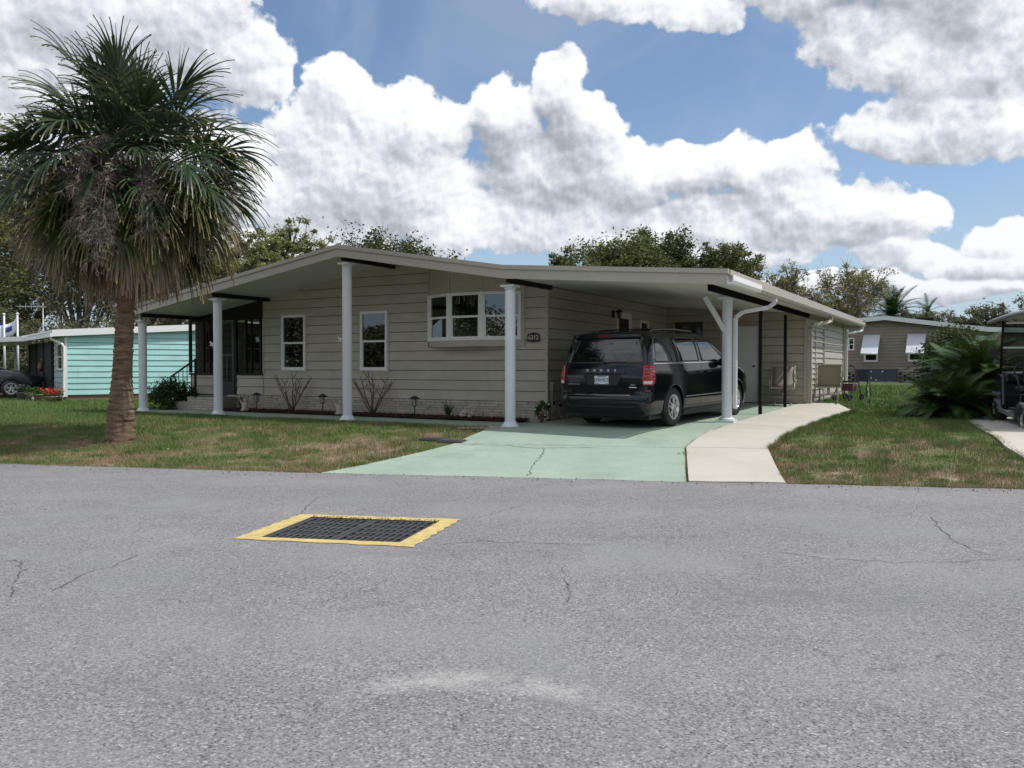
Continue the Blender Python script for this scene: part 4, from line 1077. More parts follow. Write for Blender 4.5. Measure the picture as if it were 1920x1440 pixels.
def wheel(parent, x, y, r, rr_, w, side, spokes=5, label=None):
    t = empty('wheel', (x, y, r)); t.parent = parent
    prof = [(rr_-.02, -w/2+.01), (rr_+.01, -w/2), (r-.03, -w/2), (r-.008, -w/2+.02), (r, -w/2+.04), (r, w/2-.04), (r-.008, w/2-.02), (r-.03, w/2), (rr_+.01, w/2), (rr_-.02, w/2-.01), (rr_-.02, -w/2+.01)]
    m = MB(); m.lathe(prof, 44, 'x'); 
    for k in range(3): z = -w*.2+k*w*.2; m.lathe([(r-.001, z-.006), (r+.002, z-.006), (r+.002, z+.006), (r-.001, z+.006)], 44, 'x')
    m.build('tyre', m_rubber, t)
    s = side; f = s*w/2
    m = MB(); m.lathe([(rr_-.002, f-s*.0), (rr_-.008, f+s*.004), (rr_-.03, f-s*.005), (rr_-.035, f-s*.12)], 40, 'x'); m.lathe([(0, f-s*.115), (rr_-.03, f-s*.12)], 30, 'x'); rb = m.build('rim', m_alloy, t)
    m = MB(); m.lathe([(0, f-s*.002), (.028, f-s*.002), (.035, f-s*.01), (.07, f-s*.012), (.075, f-s*.05), (0, f-s*.06)], 24, 'x'); m.build('hub_cap', m_alloy, rb)
    dk = MB(); dk.lathe([(.02, f-s*.105), (rr_-.05, f-s*.11)], 30, 'x'); dk.build('brake_disc', M('brake_metal', (.08, .08, .085), .5, .6), t)
    for k in range(spokes):
        for e in (-1, 1):
            a = 2*PI*k/spokes+.3; a1 = a+e*.12; a2 = a+e*.23; m = MB()
            p0 = Vector((f-s*.018, math.cos(a1)*.05, math.sin(a1)*.05)); p1 = Vector((f-s*.010, math.cos(a2)*(rr_-.02), math.sin(a2)*(rr_-.02)))
            m.bar(p0, p1, .032, .034, up=(1, 0, 0)); m.build('spoke', m_alloy, rb, bevel=.005)
    return t
def minivan():
    c, yaw = Vector((2.255, 15.80, 0)), -R(36.3); c.z = G(c.x, c.y)-.005
    van = empty('minivan', c, yaw, 'glossy black minivan seen from behind, parked in the carport', 'minivan'); van.rotation_euler = (R(1.0), 0, yaw); van.scale = (.945, 1, 1)
    T = [(.20, .84, -.90, 3.80, .12, .3), (.26, .93, -1.03, 3.92, .16, .35), (.36, .965, -1.08, 3.99, .20, .45), (.50, .985, -1.105, 4.03, .24, .5), (.60, .990, -1.095, 4.03, .25, .5), (.635, .992, -1.06, 4.02, .22, .5), (.66, .993, -1.035, 4.02, .19, .5),
         (.80, .997, -1.03, 4.0, .15, .5), (.95, .995, -1.02, 3.92, .14, .5), (1.02, .99, -1.01, 3.80, .14, .5), (1.10, .975, -1.0, 3.46, .14, .5), (1.15, .965, -.99, 3.05, .14, .45), (1.25, .948, -.965, 2.86, .15, .45), (1.38, .925, -.93, 2.66, .16, .42),
         (1.50, .898, -.89, 2.44, .17, .4), (1.60, .868, -.855, 2.24, .18, .4), (1.66, .842, -.85, 2.08, .18, .38), (1.70, .805, -.845, 1.94, .19, .36), (1.728, .74, -.80, 1.76, .22, .34), (1.748, .62, -.68, 1.50, .26, .30), (1.762, .46, -.5, 1.2, .24, .26), (1.768, .3, -.3, .9, .2, .2)]
    B = Body(T); zs = [.20, .23, .26, .31]+zr(.36, 1.70, 44)+[1.714, 1.728, 1.738, 1.748, 1.756, 1.762, 1.768]
    B.mesh('body', m_paint, van, zs, .2, [(0, .37, .405), (3.078, .37, .405)])
    side = lambda y: (lambda z: B.q_y(z, y))
    # side glass, pillars, mouldings on the right side and the left side
    for sd in (1, -1):
        def win(z0, z1, fa, fb, r, name):
            return B.patch(name, m_tint, van, zr(z0, z1, 16), lambda z: B.q_y(z, fa(z)+rr(z, z0, z1, r)), lambda z: B.q_y(z, fb(z)-rr(z, z0, z1, r*.6)), .003, 12, .004, sd)
        win(1.185, 1.655, lambda z: -.78+.12*(z-1.18)/.42, lambda z: .16-.10*(z-1.18)/.42, .09, 'side_glass')
        win(1.185, 1.655, lambda z: .245-.10*(z-1.18)/.42, lambda z: 1.17-.08*(z-1.18)/.42, .05, 'side_glass')
        win(1.185, 1.645, lambda z: 1.27-.08*(z-1.18)/.42, lambda z: 2.50-.78*(z-1.18)/.42, .04, 'side_glass')
        B.patch('belt_moulding', m_chrome, van, zr(1.162, 1.180, 3), side(-.80), side(2.5), .007, 40, .008, sd)
        B.patch('window_moulding', m_chrome, van, zr(1.18, 1.655, 10), lambda z: B.q_y(z, -.795+.12*(z-1.18)/.42+rr(z, 1.185, 1.655, .09)), lambda z: B.q_y(z, -.782+.12*(z-1.18)/.42+rr(z, 1.185, 1.655, .09)), .006, 1, .006, sd)
        B.patch('door_moulding', M('dull_chrome', (.35, .36, .38), .3, .9), van, zr(.53, .545, 2), side(.50), side(2.62), .010, 20, .012, sd)
        for y in (.50, 1.20, 2.30):
            B.patch('panel_gap', m_black, van, zr(.36, 1.16, 16), lambda z, y=y: B.q_y(z, y+.03*math.sin((z-.36)*2)), lambda z, y=y: B.q_y(z, y+.007+.03*math.sin((z-.36)*2)), .0015, 1, .002, sd)
        B.patch('panel_gap', m_black, van, zr(1.02, 1.028, 1), side(-.72), side(.50), .0018, 12, .002, sd)
        for y in (1.02, 1.40):
            m = MB(); m.tube([(sd*1.0, y, .985), (sd*1.035, y+.03, .99), (sd*1.035, y+.17, .99), (sd*1.0, y+.2, .985)], .013, 8); m.build('door_handle', m_paint, van)
        m = MB(); m.grid(lambda a, b: (sd*(1.08+.115*math.cos(b)*math.cos(a)), 2.10+.07*math.sin(a)*math.cos(b), 1.16+.095*math.sin(b)), [2*PI*i/16 for i in range(17)], [-PI/2+PI*i/10 for i in range(11)]); m.bar((sd*.93, 2.14, 1.12), (sd*1.03, 2.12, 1.13), .05); m.build('door_mirror', m_paint, van)
        # arch lips
        for yc in (0, 3.078):
            m = MB(); pts = []
            for i in range(27):
                a = R(-12)+R(204)*i/26; y = yc+.412*math.cos(a); z = .37+.412*math.sin(a)
                if z < .27: z = .27
                w = B.sl(z)[0]; p = B.pt(z, sd*B.q_y(z, y), .004); pts.append(tuple(p))
            m.tube(pts, .018, 8); m.build('wheel_arch', m_paint, van)
        m = MB(); m.box(*(sorted((sd*.93, sd*.965))), .45, 2.62, .20, .30); m.build('sill', m_plast, van, bevel=.01)
        m = MB(); m.tube([(sd*.66, -.40, 1.745), (sd*.68, -.3, 1.785), (sd*.70, .5, 1.805), (sd*.68, 1.35, 1.78), (sd*.66, 1.45, 1.74)], .014, 8); m.build('roof_rail', M('satin_rail', (.25, .26, .27), .3, .8), van)
    for y in (-.02, .85):
        m = MB(); m.tube([(-.68, y, 1.795), (-.3, y, 1.81), (.3, y, 1.81), (.68, y, 1.795)], .012, 8); m.build('roof_crossbar', m_plast, van)
    # tailgate
    bx = lambda x: (lambda z: B.q_x(z, x))
    def rearpatch(name, mat, z0, z1, xa, r, off, n=16, solid=.006):
        m = MB(); rows = []
        for z in zr(z0, z1, 14):
            hw = xa(z)-rr(z, z0, z1, r); q = B.q_x(z, hw); rows.append([B.pt(z, q*(-1+2*i/n) if abs(-1+2*i/n) > 1e-6 else 0., off) for i in range(n+1)])
        k = n+1; m.add([p for r_ in rows for p in r_], [(i*k+j, i*k+j+1, (i+1)*k+j+1, (i+1)*k+j) for i in range(len(rows)-1) for j in range(n)], True)
        return m.build(name, mat, van, solid=solid)
    gl = rearpatch('rear_window', m_tint, 1.175, 1.635, lambda z: .845-.08*(z-1.175)/.42, .05, .004)
    rearpatch('spoiler', m_paint, 1.65, 1.702, lambda z: .72, .02, .055, solid=.06)
    # tailgate seams
    for sd in (1, -1):
        B.patch('panel_gap', m_black, van, zr(.66, 1.62, 18), lambda z: B.q_x(z, .845-.11*max(0, z-1.1)), lambda z: B.q_x(z, .853-.11*max(0, z-1.1)), .0015, 1, .002, sd)
    rearpatch('panel_gap', m_black, .643, .655, lambda z: .80, .0, .002, solid=.002)
    rearpatch('panel_crease', m_black, 1.128, 1.133, lambda z: .84, 0, .0015, solid=.002)
    rearpatch('bumper_chrome', m_chrome, .612, .626, lambda z: .62, .004, .006, solid=.006)
    rearpatch('bumper_step', m_plast, .395, .425, lambda z: .74, .01, .010, solid=.012)
    # number plate pocket
    def rq(x0, x1, z0, z1, name, mat, off0, off1, parent=van, bevel=0):
        m = MB(); y0 = B.pt((z0+z1)/2, abs((x0+x1)/2)).y; m.box(x0, x1, y0-off1, y0-off0, z0, z1); return m.build(name, mat, parent, bevel=bevel)
    rearpatch('plate_pocket', m_plast, .775, .995, lambda z: .33+.10*(z-.775)/.22, .05, .003, solid=.004)
    rearpatch('plate_garnish', m_paint, .998, 1.035, lambda z: .50, .012, .022, solid=.03)
    yb = B.pt(.88, 0).y
    pl = rq(-.155, .155, .805, .955, 'number_plate', M('plate_white', (.62, .68, .74), .4), .012, .018, bevel=.004)
    m_pb = M('plate_blue', (.02, .03, .10), .5)
    text_obj('plate_text', 'LVW•9213', .088, m_pb, pl, (0, yb-.0185, .876), (PI/2, 0, 0), .0015, .78, bold=.0015)
    m = MB(); m.box(-.09, .09, yb-.020, yb-.0185, .932, .944); m.box(-.14, -.06, yb-.020, yb-.0185, .812, .821); m.box(.10, .14, yb-.020, yb-.0185, .812, .821); m.build('plate_band', m_pb, pl)
    for i, ch in enumerate('DODGE'):
        x = -.30+i*.15; y = B.pt(1.018, abs(x)).y
        text_obj('badge_letter', ch, .052, m_chrome, van, (x, y-.030, 1.052), (PI/2, 0, 0), .004, 1.5, bold=.002)
    for (body, x, z, sz, sx) in (('GRAND CARAVAN', -.63, .80, .034, 1.0), ('CREW', .66, .80, .032, 1.1)):
        y = B.pt(z, abs(x)).y; text_obj('badge', body, sz, m_chrome, van, (x, y-.006, z), (PI/2, 0, R(6 if x > 0 else -6)), .002, sx)
    m = MB(); y = B.pt(.75, .66).y; m.box(.58, .74, y-.008, y-.004, .745, .762); m.build('badge_bar', m_chrome, van)
    # tail lamps wrapping the corner
    for sd in (1, -1):
        zf = zr(.80, 1.145, 14)
        def fa(z): return B.q_x(z, .858)
        def fb(z): return B.q_y(z, -.80-.09*max(0, (.90-z)/.10))
        lamp = B.patch('tail_lamp', m_red, van, zf, fa, fb, .012, 12, .02, sd)
        o = B.patch('reverse_lens', m_clear, lamp, zr(.815, .865, 4), lambda z: fa(z)+.015, lambda z: fb(z)-.07, .0145, 6, .004, sd)
        for (za, zb, t0, t1) in ((1.03, 1.12, .1, .5), (.90, 1.00, .1, .45), (1.0, 1.02, .1, .9), (1.05, 1.12, .6, .9), (.9, .98, .55, .88)):
            B.patch('lens_segment', m_redd, lamp, zr(za, zb, 3), lambda z, t=t0: fa(z)+(fb(z)-fa(z))*t, lambda z, t=t1: fa(z)+(fb(z)-fa(z))*t, .0135, 5, .003, sd)
    m = MB(); y = B.pt(1.64, 0).y; m.box(-.13, .13, y-.075, y-.05, 1.664, 1.688); m.build('high_brake_lamp', m_redd, van)
    # wiper
    m = MB(); y = B.pt(1.2, .2).y; m.tube([(.05, y-.03, 1.185), (.25, y-.03, 1.205), (.50, y-.02, 1.2)], .010, 6); m.lathe([(0, -.03), (.03, -.02), (.03, .0)], 12, 'y', (.05, y, 1.18)); m.build('rear_wiper', m_plast, van)
    # reflectors, exhaust, underside
    for sd in (1, -1): B.patch('reflector', m_redd, van, zr(.68, .705, 2), lambda z: B.q_x(z, .90), lambda z: B.q_x(z, .90)+.09, .008, 4, .006, sd)
    m = MB(); m.tube([(.45, -.95, .24), (.47, -.6, .25), (.3, 0, .27)], [.033, .033, .03], 12); m.build('exhaust', M('exhaust_steel', (.25, .24, .23), .35, .8), van)
    m = MB(); m.box(-.88, .88, -.85, 3.8, .17, .235); m.box(-.55, .55, -.12, .12, .20, .34); m.build('underbody', m_plast, van)
    for (x, y) in ((.86, 0), (-.86, 0), (.86, 3.078), (-.86, 3.078)): wheel(van, x, y, .362, .232, .225, 1 if x > 0 else -1)
    for yc in (0, 3.078):
        pass
minivan()

# ------------------------------------------------------------------ chairs by the shed
m_sling = M('sling_fabric', (.27, .235, .185), .8, var=.1, vscale=60, bump=.0008, bscale=300)
m_cfr = M('champagne_frame', (.36, .33, .28), .4, .3)
def sling_chair(loc, rz, label, wide=.56, glider=False):
    r = empty('sling_chair', loc, rz, label, 'patio chair', 'sling patio chairs by the shed')
    W2 = wide/2
    m = MB(); m.grid(lambda a, b: (a*(W2-.03), -.05-.30*b-.03*math.sin(b*PI), .42+.55*b), [-1, -.5, 0, .5, 1], [0, .2, .4, .6, .8, 1]); m.build('backrest', m_sling, r, fix=False, solid=.008)
    m = MB(); m.grid(lambda a, b: (a*(W2-.03), .45-.5*b, .43-.04*math.sin(b*PI)-.02*b), [-1, 0, 1], [0, .25, .5, .75, 1]); m.build('seat', m_sling, r, fix=False, solid=.008)
    for s in (1, -1):
        x = s*W2; m = MB(); m.tube([(x, .46, .44), (x, -.05, .40), (x, -.22, .72), (x, -.36, .99)], .014, 8); m.build('side_frame', m_cfr, r)
        m = MB(); m.tube([(x*1.1, .34, .43), (x*1.12, .36, .62), (x*1.12, .25, .64), (x*1.12, -.1, .64), (x*1.08, -.19, .62)], .016, 8); m.build('armrest', m_cfr, r)
    m = MB(); m.bar((-W2, -.36, .99), (W2, -.36, .99), .03); m.build('top_rail', m_cfr, r); m = MB(); m.bar((-W2, .46, .44), (W2, .46, .44), .03); m.bar((-W2, -.05, .40), (W2, -.05, .40), .03); m.build('cross_rail', m_cfr, r)
    for s in (1, -1):
        x = s*W2*.7
        if glider:
            m = MB(); m.tube([(x, .40, .40), (x, .34, .2), (x, .40, .03)], .013, 7); m.build('leg', m_cfr, r); m = MB(); m.tube([(x, -.10, .38), (x, -.02, .2), (x, -.22, .03)], .013, 7); m.build('leg', m_cfr, r)
            m = MB(); m.tube([(x, .44, .03), (x, -.30, .03)], .015, 7); m.build('base_rail', m_cfr, r)
        else:
            m = MB(); m.tube([(x, .45, .05), (x, .30, .015), (x, -.05, .0), (x, -.35, .02), (x, -.5, .07)], .014, 7); m.build('rocker', m_cfr, r)
    m = MB()
    m.tube([(0, .1, .40), (0, .1, .22)], .035, 10); m.bar((-W2*.7, .1, .2), (W2*.7, .1, .2), .03); m.build('swivel_post' if not glider else 'glider_bar', m_cfr, r)
    return r
def spot(u, v, dz=0): p = H(u, v); p.z = G(p.x, p.y)+dz; return p
sling_chair(spot(3.22, 8.2), HRZ+R(190), 'tan sling patio chair facing the drive, against the back wall behind a dark post')
sling_chair(spot(4.08, 9.7, .02), HRZ+R(12), 'tan sling glider chair seen from behind, at the shed corner', .62, True)
def rollator():
    p = spot(4.25, 11.9); r = empty('rollator_walker', p, HRZ-.4, 'black and pink wheeled walker parked beside the shed wall', 'walker')
    mb_ = M('plum_frame', (.10, .02, .05), .4)
    for (x, y) in ((-.25, .3), (.25, .3), (-.25, -.3), (.25, -.3)):
        m = MB(); m.lathe([(.07, -.015), (.10, -.018), (.10, .018), (.07, .015), (.07, -.015)], 18, 'x', (x, y, .10)); m.bar((x, y, .03), (x, y, .17), .02); m.build('wheel', m_rubber, r)
    for s in (-.25, .25):
        m = MB(); m.tube([(s, .3, .12), (s, .12, .55), (s, -.1, .95), (s, -.25, 1.0)], .014, 7); m.build('side_frame', mb_, r); m = MB(); m.tube([(s, -.3, .12), (s, -.05, .55)], .013, 7); m.build('leg', mb_, r)
        m = MB(); m.tube([(s, -.14, .985), (s, -.30, 1.0)], .022, 8); m.build('hand_grip', m_black, r)
    m = MB(); m.box(-.22, .22, -.12, .18, .52, .56); m.build('seat', m_black, r, bevel=.01)
    m = MB(); m.box(-.18, .18, -.05, .18, .28, .48); m.build('storage_bag', mb_, r, bevel=.02)
rollator()
def tricycle_wheel():
    p = spot(4.75, 12.3); r = empty('bicycle_wheel', p, HRZ+R(15), 'thin bicycle wheel leaning by the wheeled walker', 'bicycle wheel')
    m = MB(); m.lathe([(.30, -.012), (.325, -.015), (.325, .015), (.30, .012), (.30, -.012)], 36, 'x', (0, 0, .33)); m.build('tyre', m_rubber, r)
    for k in range(12):
        a = PI*2*k/12; m = MB(); m.bar((0, 0, .33), (0, .30*math.cos(a), .33+.30*math.sin(a)), .004); m.build('spoke', m_chrome, r)
tricycle_wheel()

# ------------------------------------------------------------------ cabbage palm
def palm():
    bx_, by_ = gp(225, 825).xy; bz = G(bx_, by_); D = by_
    root = empty('cabbage_palm', (bx_, by_, bz), 0, 'tall cabbage palm with shaggy fan leaf crown and rough brown trunk', 'palm tree')
    # trunk
    def mtrunk(t, P, b):
        s = t.node('ShaderNodeSeparateXYZ'); t.l.new(P, s.inputs[0])
        w = t.noise(t.vm('MULTIPLY', P, (5, 5, 26)), 1., 5, .65)
        c = t.ramp(w, [(.3, (.07, .042, .028)), (.5, (.16, .105, .07)), (.7, (.27, .185, .125))])
        return t.mix(.5, c, t.ramp(t.noise(P, 60, 3), [(.3, .3), (.7, .7)]), 'OVERLAY')
    mt = M('palm_bark', (.2, .1, .06), .95, fn=mtrunk, bump=.012, bscale=30)
    top = 4.05; m = MB(); n = 30; rings = 190; rs = random.Random(4); V = []; lean = (245-225)/F*D
    ph = [rs.uniform(0, 6) for _ in range(rings+1)]
    for i in range(rings+1):
        t = i/rings; z = top*t-.05; rad = .152+.075*math.exp(-t*9)+.035*math.exp(-((t-.12)/.12)**2)-.018*t
        x0 = lean*(t**1.2)*1.25
        ringamp = .008*math.sin(i*2.1)+.008*math.sin(i*1.3+2)
        for k in range(n):
            a = 2*PI*k/n; r_ = rad+ringamp*(.7+.6*math.sin(a*2+ph[i//8]))+rs.uniform(-.006, .006); V.append((x0+r_*math.cos(a), r_*math.sin(a), z))
    m.add(V, [(i*n+k, i*n+(k+1) % n, (i+1)*n+(k+1) % n, (i+1)*n+k) for i in range(rings) for k in range(n)], True); m.build('trunk', mt, root, fix=False)
    cx, cz = lean*1.25, 4.10
    def leafm(name, base, tip, tt):
        def fn(t, P, b):
            a = t.node('ShaderNodeAttribute', attribute_name='t'); n_ = t.noise(P, 6, 4, .6)
            oi = t.node('ShaderNodeObjectInfo'); k = t.math('ADD', a.outputs['Fac'], t.math('MULTIPLY', t.math('SUBTRACT', n_, .5), .5))
            k = t.math('ADD', k, t.math('MULTIPLY', t.math('SUBTRACT', oi.outputs['Random'], .5), .3))
            c = t.ramp(k, [(.0, base), (tt-.2, base), (tt, tuple((p+q)/2 for p, q in zip(base, tip))), (min(1, tt+.2), tip)])
            g = t.node('ShaderNodeNewGeometry'); hs = t.node('ShaderNodeHueSaturation'); t.put(hs, 'Value', t.mr(g.outputs['Random Per Island'], 0, 1, .7, 1.35, False)); t.put(hs, 'Color', c); return hs.outputs[0]
        mm = M(name, base, .42, fn=fn, spec=.5)
        t = NT(mm.node_tree); b = t.n['Principled BSDF']; o = [x for x in t.n if x.type == 'OUTPUT_MATERIAL'][0]; tr = t.node('ShaderNodeBsdfTranslucent'); mx = t.node('ShaderNodeMixShader'); mx.inputs[0].default_value = .22
        t.l.new(b.inputs['Base Color'].links[0].from_socket, tr.inputs[0]); t.l.new(b.outputs[0], mx.inputs[1]); t.l.new(tr.outputs[0], mx.inputs[2]); t.l.new(mx.outputs[0], o.inputs[0]); return mm
    mg = leafm('palm_leaf_green', (.036, .066, .026), (.12, .12, .045), .94)
    mo = leafm('palm_leaf_olive', (.075, .098, .026), (.24, .185, .09), .74)
    md = leafm('palm_leaf_dry', (.13, .12, .045), (.30, .22, .155), .52)
    mdd = leafm('palm_leaf_dead', (.17, .12, .08), (.29, .22, .165), .4)
    mst = M('palm_petiole', (.075, .085, .03), .5)
    mstd = M('palm_petiole_dry', (.17, .12, .07), .6)
    r_ = random.Random(21); N = 165
    for k in range(N):
        t = (k+.5)/N
        el = R(86)-R(150)*t**.88+r_.gauss(0, .12)
        az = k*2.39996+r_.uniform(-.3, .3)
        age = t
        pl_ = r_.choice((r_.uniform(.55, .95), r_.uniform(.95, 1.36), r_.uniform(.95, 1.36)))*(1.16-.42*t)*(.74+.40*math.sin(PI*min(1, t*1.7+.02)))
        dirv = Vector((math.cos(az)*math.cos(el), math.sin(az)*math.cos(el), math.sin(el)))
        p = Vector((cx+.10*math.cos(az), .10*math.sin(az), cz+.35*(1-t)-.15)); pts = [p.copy()]; g = .03+.06*t
        if t > .8: pl_ *= r_.uniform(.7, 1.05)
        for i in range(7):
            dirv = (dirv+Vector((0, 0, -g))).normalized(); p = p+dirv*pl_/7; pts.append(p.copy())
        pet = MB(); pet.tube(pts, [.016-.0011*i for i in range(8)], 5)
        mat = mg if t < .45 else (mo if t < .72 else (md if t < .9 or r_.random() < .4 else mdd))
        if .2 < t < .72 and r_.random() < .25: mat = mo
        # blade: costa continues and bends
        cost = [pts[-1].copy()]; cd = dirv.copy(); cds = [cd.copy()]
        for i in range(6): cd = (cd+Vector((0, 0, -.13-.08*t))).normalized(); cost.append(cost[-1]+cd*.075); cds.append(cd.copy())
        side = cds[0].cross(Vector((0, 0, 1)))
        if side.length < .05: side = Vector((math.sin(az), -math.cos(az), 0))
        side.normalize(); roll = r_.uniform(-.95, .95); side = (Matrix.Rotation(roll, 3, cds[0]) @ side)
        ns = 40; V = []; Fq = []; T_ = []; Ln = r_.uniform(.74, .95)*(1.0 if t < .75 else r_.uniform(.75, 1))
        for j in range(ns):
            f = (j+.5)/ns*2-1; phi = f*R(118); ci = min(6, int((1-abs(f))*6.5)); c0 = cost[ci]; cdn = cds[ci]
            d = (cdn*math.cos(phi*.82)+side*math.sin(phi*.95)).normalized()
            upn = side.cross(cdn).normalized(); d = (d+upn*(.20-.12*math.cos(phi))+Vector((r_.gauss(0, .03), r_.gauss(0, .03), r_.gauss(0, .03)))).normalized()
            L = Ln*(.70+.30*math.cos(phi*.8))*r_.uniform(.88, 1.08); q = c0.copy(); w0 = .019; b0 = len(V); K = 7
            grav = .085+.20*t*t+.05*r_.random()+(.14 if mat in (md, mdd) else 0)
            for i in range(K+1):
                s = i/K; ww = w0*(.35+1.1*math.sin(PI*min(1, s*1.15+.12))*(1-s**1.6))+.0012; sv = d.cross(upn)
                if sv.length < .05: sv = side
                sv = sv.normalized()
                tw = Matrix.Rotation(.6*s*(1 if j % 2 else -1), 3, d) @ sv
                V += [tuple(q+tw*ww), tuple(q-tw*ww)]; T_ += [s, s]
                if i < K: Fq.append((b0+2*i, b0+2*i+1, b0+2*i+3, b0+2*i+2))
                gg = grav*(s**1.1)*2.2; d = (d+Vector((0, 0, -gg))).normalized(); q = q+d*L/K
        me = fast_mesh('fan_blade', np.array(V), np.array(Fq), mat, attr={'t': np.array(T_)})
        fr = pet.build('frond', mst if t < .75 else mstd, root, fix=False); link('fan_blade', me, fr)
    # old flower stalks: grey brown sprays
    mtw = M('dry_twigs', (.21, .175, .15), .9, var=.3, vscale=8)
    mtl = M('pale_stalk', (.34, .28, .22), .8)
    for k in range(24):
        az = -PI/2+r_.uniform(-1.9, 1.9) if k < 14 else r_.uniform(0, 2*PI); el = R(r_.uniform(5, 62)); d = Vector((math.cos(az)*math.cos(el), math.sin(az)*math.cos(el), math.sin(el))); q = Vector((cx, 0, cz+.3)); pts = [q.copy()]; L = r_.uniform(1.6, 2.6)
        for i in range(12): d = (d+Vector((0, 0, -.17-.02*i))).normalized(); q = q+d*L/12; pts.append(q.copy())
        m = MB(); m.tube(pts, [.013-.0009*i for i in range(13)], 5); st = m.build('flower_stalk', mtl, root, fix=False)
        V = []; Fq = []
        def rib(a, b, w):
            dd = (b-a).normalized(); s = dd.cross(Vector((r_.gauss(0, 1), r_.gauss(0, 1), r_.gauss(0, 1)))).normalized()*w; n_ = len(V); V.extend([tuple(a+s), tuple(a-s), tuple(b-s*.6), tuple(b+s*.6)]); Fq.append((n_, n_+1, n_+2, n_+3))
        for i in range(4, 13):
            for j in range(4):
                a = pts[i]; d2 = Vector((r_.gauss(0, .8), r_.gauss(0, .8), -.5+r_.gauss(0, .5))).normalized(); prev = a
                for h in range(5):
                    d2 = (d2+Vector((r_.gauss(0, .2), r_.gauss(0, .2), -.22))).normalized(); nx = prev+d2*.075; rib(prev, nx, .0045); 
                    for g_ in range(5):
                        d3 = (d2+Vector((r_.gauss(0, .8), r_.gauss(0, .8), r_.gauss(0, .6)))).normalized(); e = prev+d3*r_.uniform(.05, .13); rib(prev, e, .0032); rib(e, e+(d3+Vector((r_.gauss(0, .6), r_.gauss(0, .6), -.3))).normalized()*.07, .0026)
                    prev = nx
        link('twig_spray', fast_mesh('twig_spray', np.array(V), np.array(Fq), mtw), st)
    # old leaf bases at the top of the trunk
    for k in range(26):
        a = k*2.4; z = 3.2+.03*k; m = MB(); rr_ = .13; p0 = Vector((cx*(z/3.4)+rr_*math.cos(a), rr_*math.sin(a), z)); m.bar(p0, p0+Vector((.07*math.cos(a), .07*math.sin(a), .18)), .05, .02); m.build('leaf_base', mt, root)
palm()

# ------------------------------------------------------------------ cycads at the right
def frond_mesh(name, L, mat, seed, n=38, wl=.21, arch=.5):
    r_ = random.Random(seed); V = []; Fq = []; pts = []; d = Vector((0, math.cos(.9), math.sin(.9))); q = Vector((0, 0, 0))
    for i in range(n+1): pts.append(q.copy()); d = (d+Vector((0, 0, -arch*1.9/n))).normalized(); q = q+d*L/n
    m = MB()
    for i in range(3, n):
        t = i/n; a = pts[i]; dd = (pts[min(n, i+1)]-pts[i-1]).normalized(); up = Vector((1, 0, 0)).cross(dd)
        for s in (1, -1):
            l = wl*math.sin(PI*min(1, t*.86+.12))**.6*r_.uniform(.85, 1.1); e = (Vector((s, 0, 0))*.85+dd*.55+up*.28).normalized()
            b = a+e*l+Vector((0, 0, -.02)); w = dd*.0135; V += [a+w, a-w, b-w*.25, b+w*.25]; k = len(V); Fq.append((k-4, k-3, k-2, k-1))
    base = len(V)
    for i in range(0, n, 3):
        a, b = pts[i], pts[min(n, i+3)]; w = Vector((.006, 0, 0)); V += [a+w, a-w, b-w, b+w]; k = len(V); Fq.append((k-4, k-3, k-2, k-1))
    return fast_mesh(name, np.array([tuple(v) for v in V]), np.array(Fq), mat)
m_cyc = leaf_mat('cycad_leaf', [(.3, (.022, .050, .014)), (.6, (.045, .095, .022)), (.8, (.09, .14, .035))], 2, .35, .35, .1)
m_cyy = leaf_mat('cycad_yellow_leaf', [(.3, (.06, .07, .015)), (.7, (.16, .13, .04))], 2, .3, .5, .15)
FM = [frond_mesh('cycad_frond', L, mt, s, arch=ar) for (L, mt, s, ar) in ((1.15, m_cyc, 1, .6), (1.35, m_cyc, 2, .45), (1.0, m_cyc, 3, .9), (1.25, m_cyc, 4, .75), (1.0, m_cyy, 5, 1.1))]
def cycad(px, depth, z, n, label, seed, sc=1.):
    r_ = random.Random(seed); p = at(px, depth); p.z = G(p.x, p.y)+z
    root = empty('sago_palm', p, 0, label, 'sago palm', 'sago palms beside the golf cart drive')
    m = MB(); m.tube([(0, 0, -z-.05), (0, 0, 0), (0, 0, .12)], [.13, .14, .09], 10); m.build('trunk', M('cycad_trunk', (.06, .04, .025), .95, bump=.01, bscale=40), root)
    for k in range(n):
        t = (k+.5)/n; az = k*2.4+r_.uniform(-.2, .2); tilt = -R(32)+R(108)*t+r_.gauss(0, .08); me = FM[4] if (t > .8 and r_.random() < .25) else FM[r_.randrange(4)]
        o = link('frond', me, root, (0, 0, .08), (-tilt, r_.uniform(-.35, .35), az), (sc*r_.uniform(.8, 1.1),)*3); o.rotation_mode = 'XYZ'
for a in ((1762, 18.2, .05, 76, 'low sago palm at the left end of the clump', 1, .92), (1800, 17.7, .1, 80, 'sago palm in the front middle of the clump, close to the concrete edge', 2, .95), (1843, 18.3, .80, 84, 'tallest sago palm, rising beside the golf cart roof', 3, 1.1), (1795, 19.2, .65, 80, 'sago palm at the back of the clump in front of the round hedge', 4, 1.0), (1875, 18.9, .3, 70, 'sago palm behind the golf cart front wheel', 5, 1.0)): cycad(*a)
p = at(1800, 21.8); leafy('clipped_hedge', (p.x, p.y, G(p.x, p.y)-.05), 1.05, 2.15, 26000, .085, leaf_mat('hedge_leaf', [(.3, (.03, .05, .015)), (.6, (.07, .095, .03)), (.8, (.12, .11, .05))], 2.5), 'big rounded green hedge bush behind the sago palms', 'hedge', 6, 8)

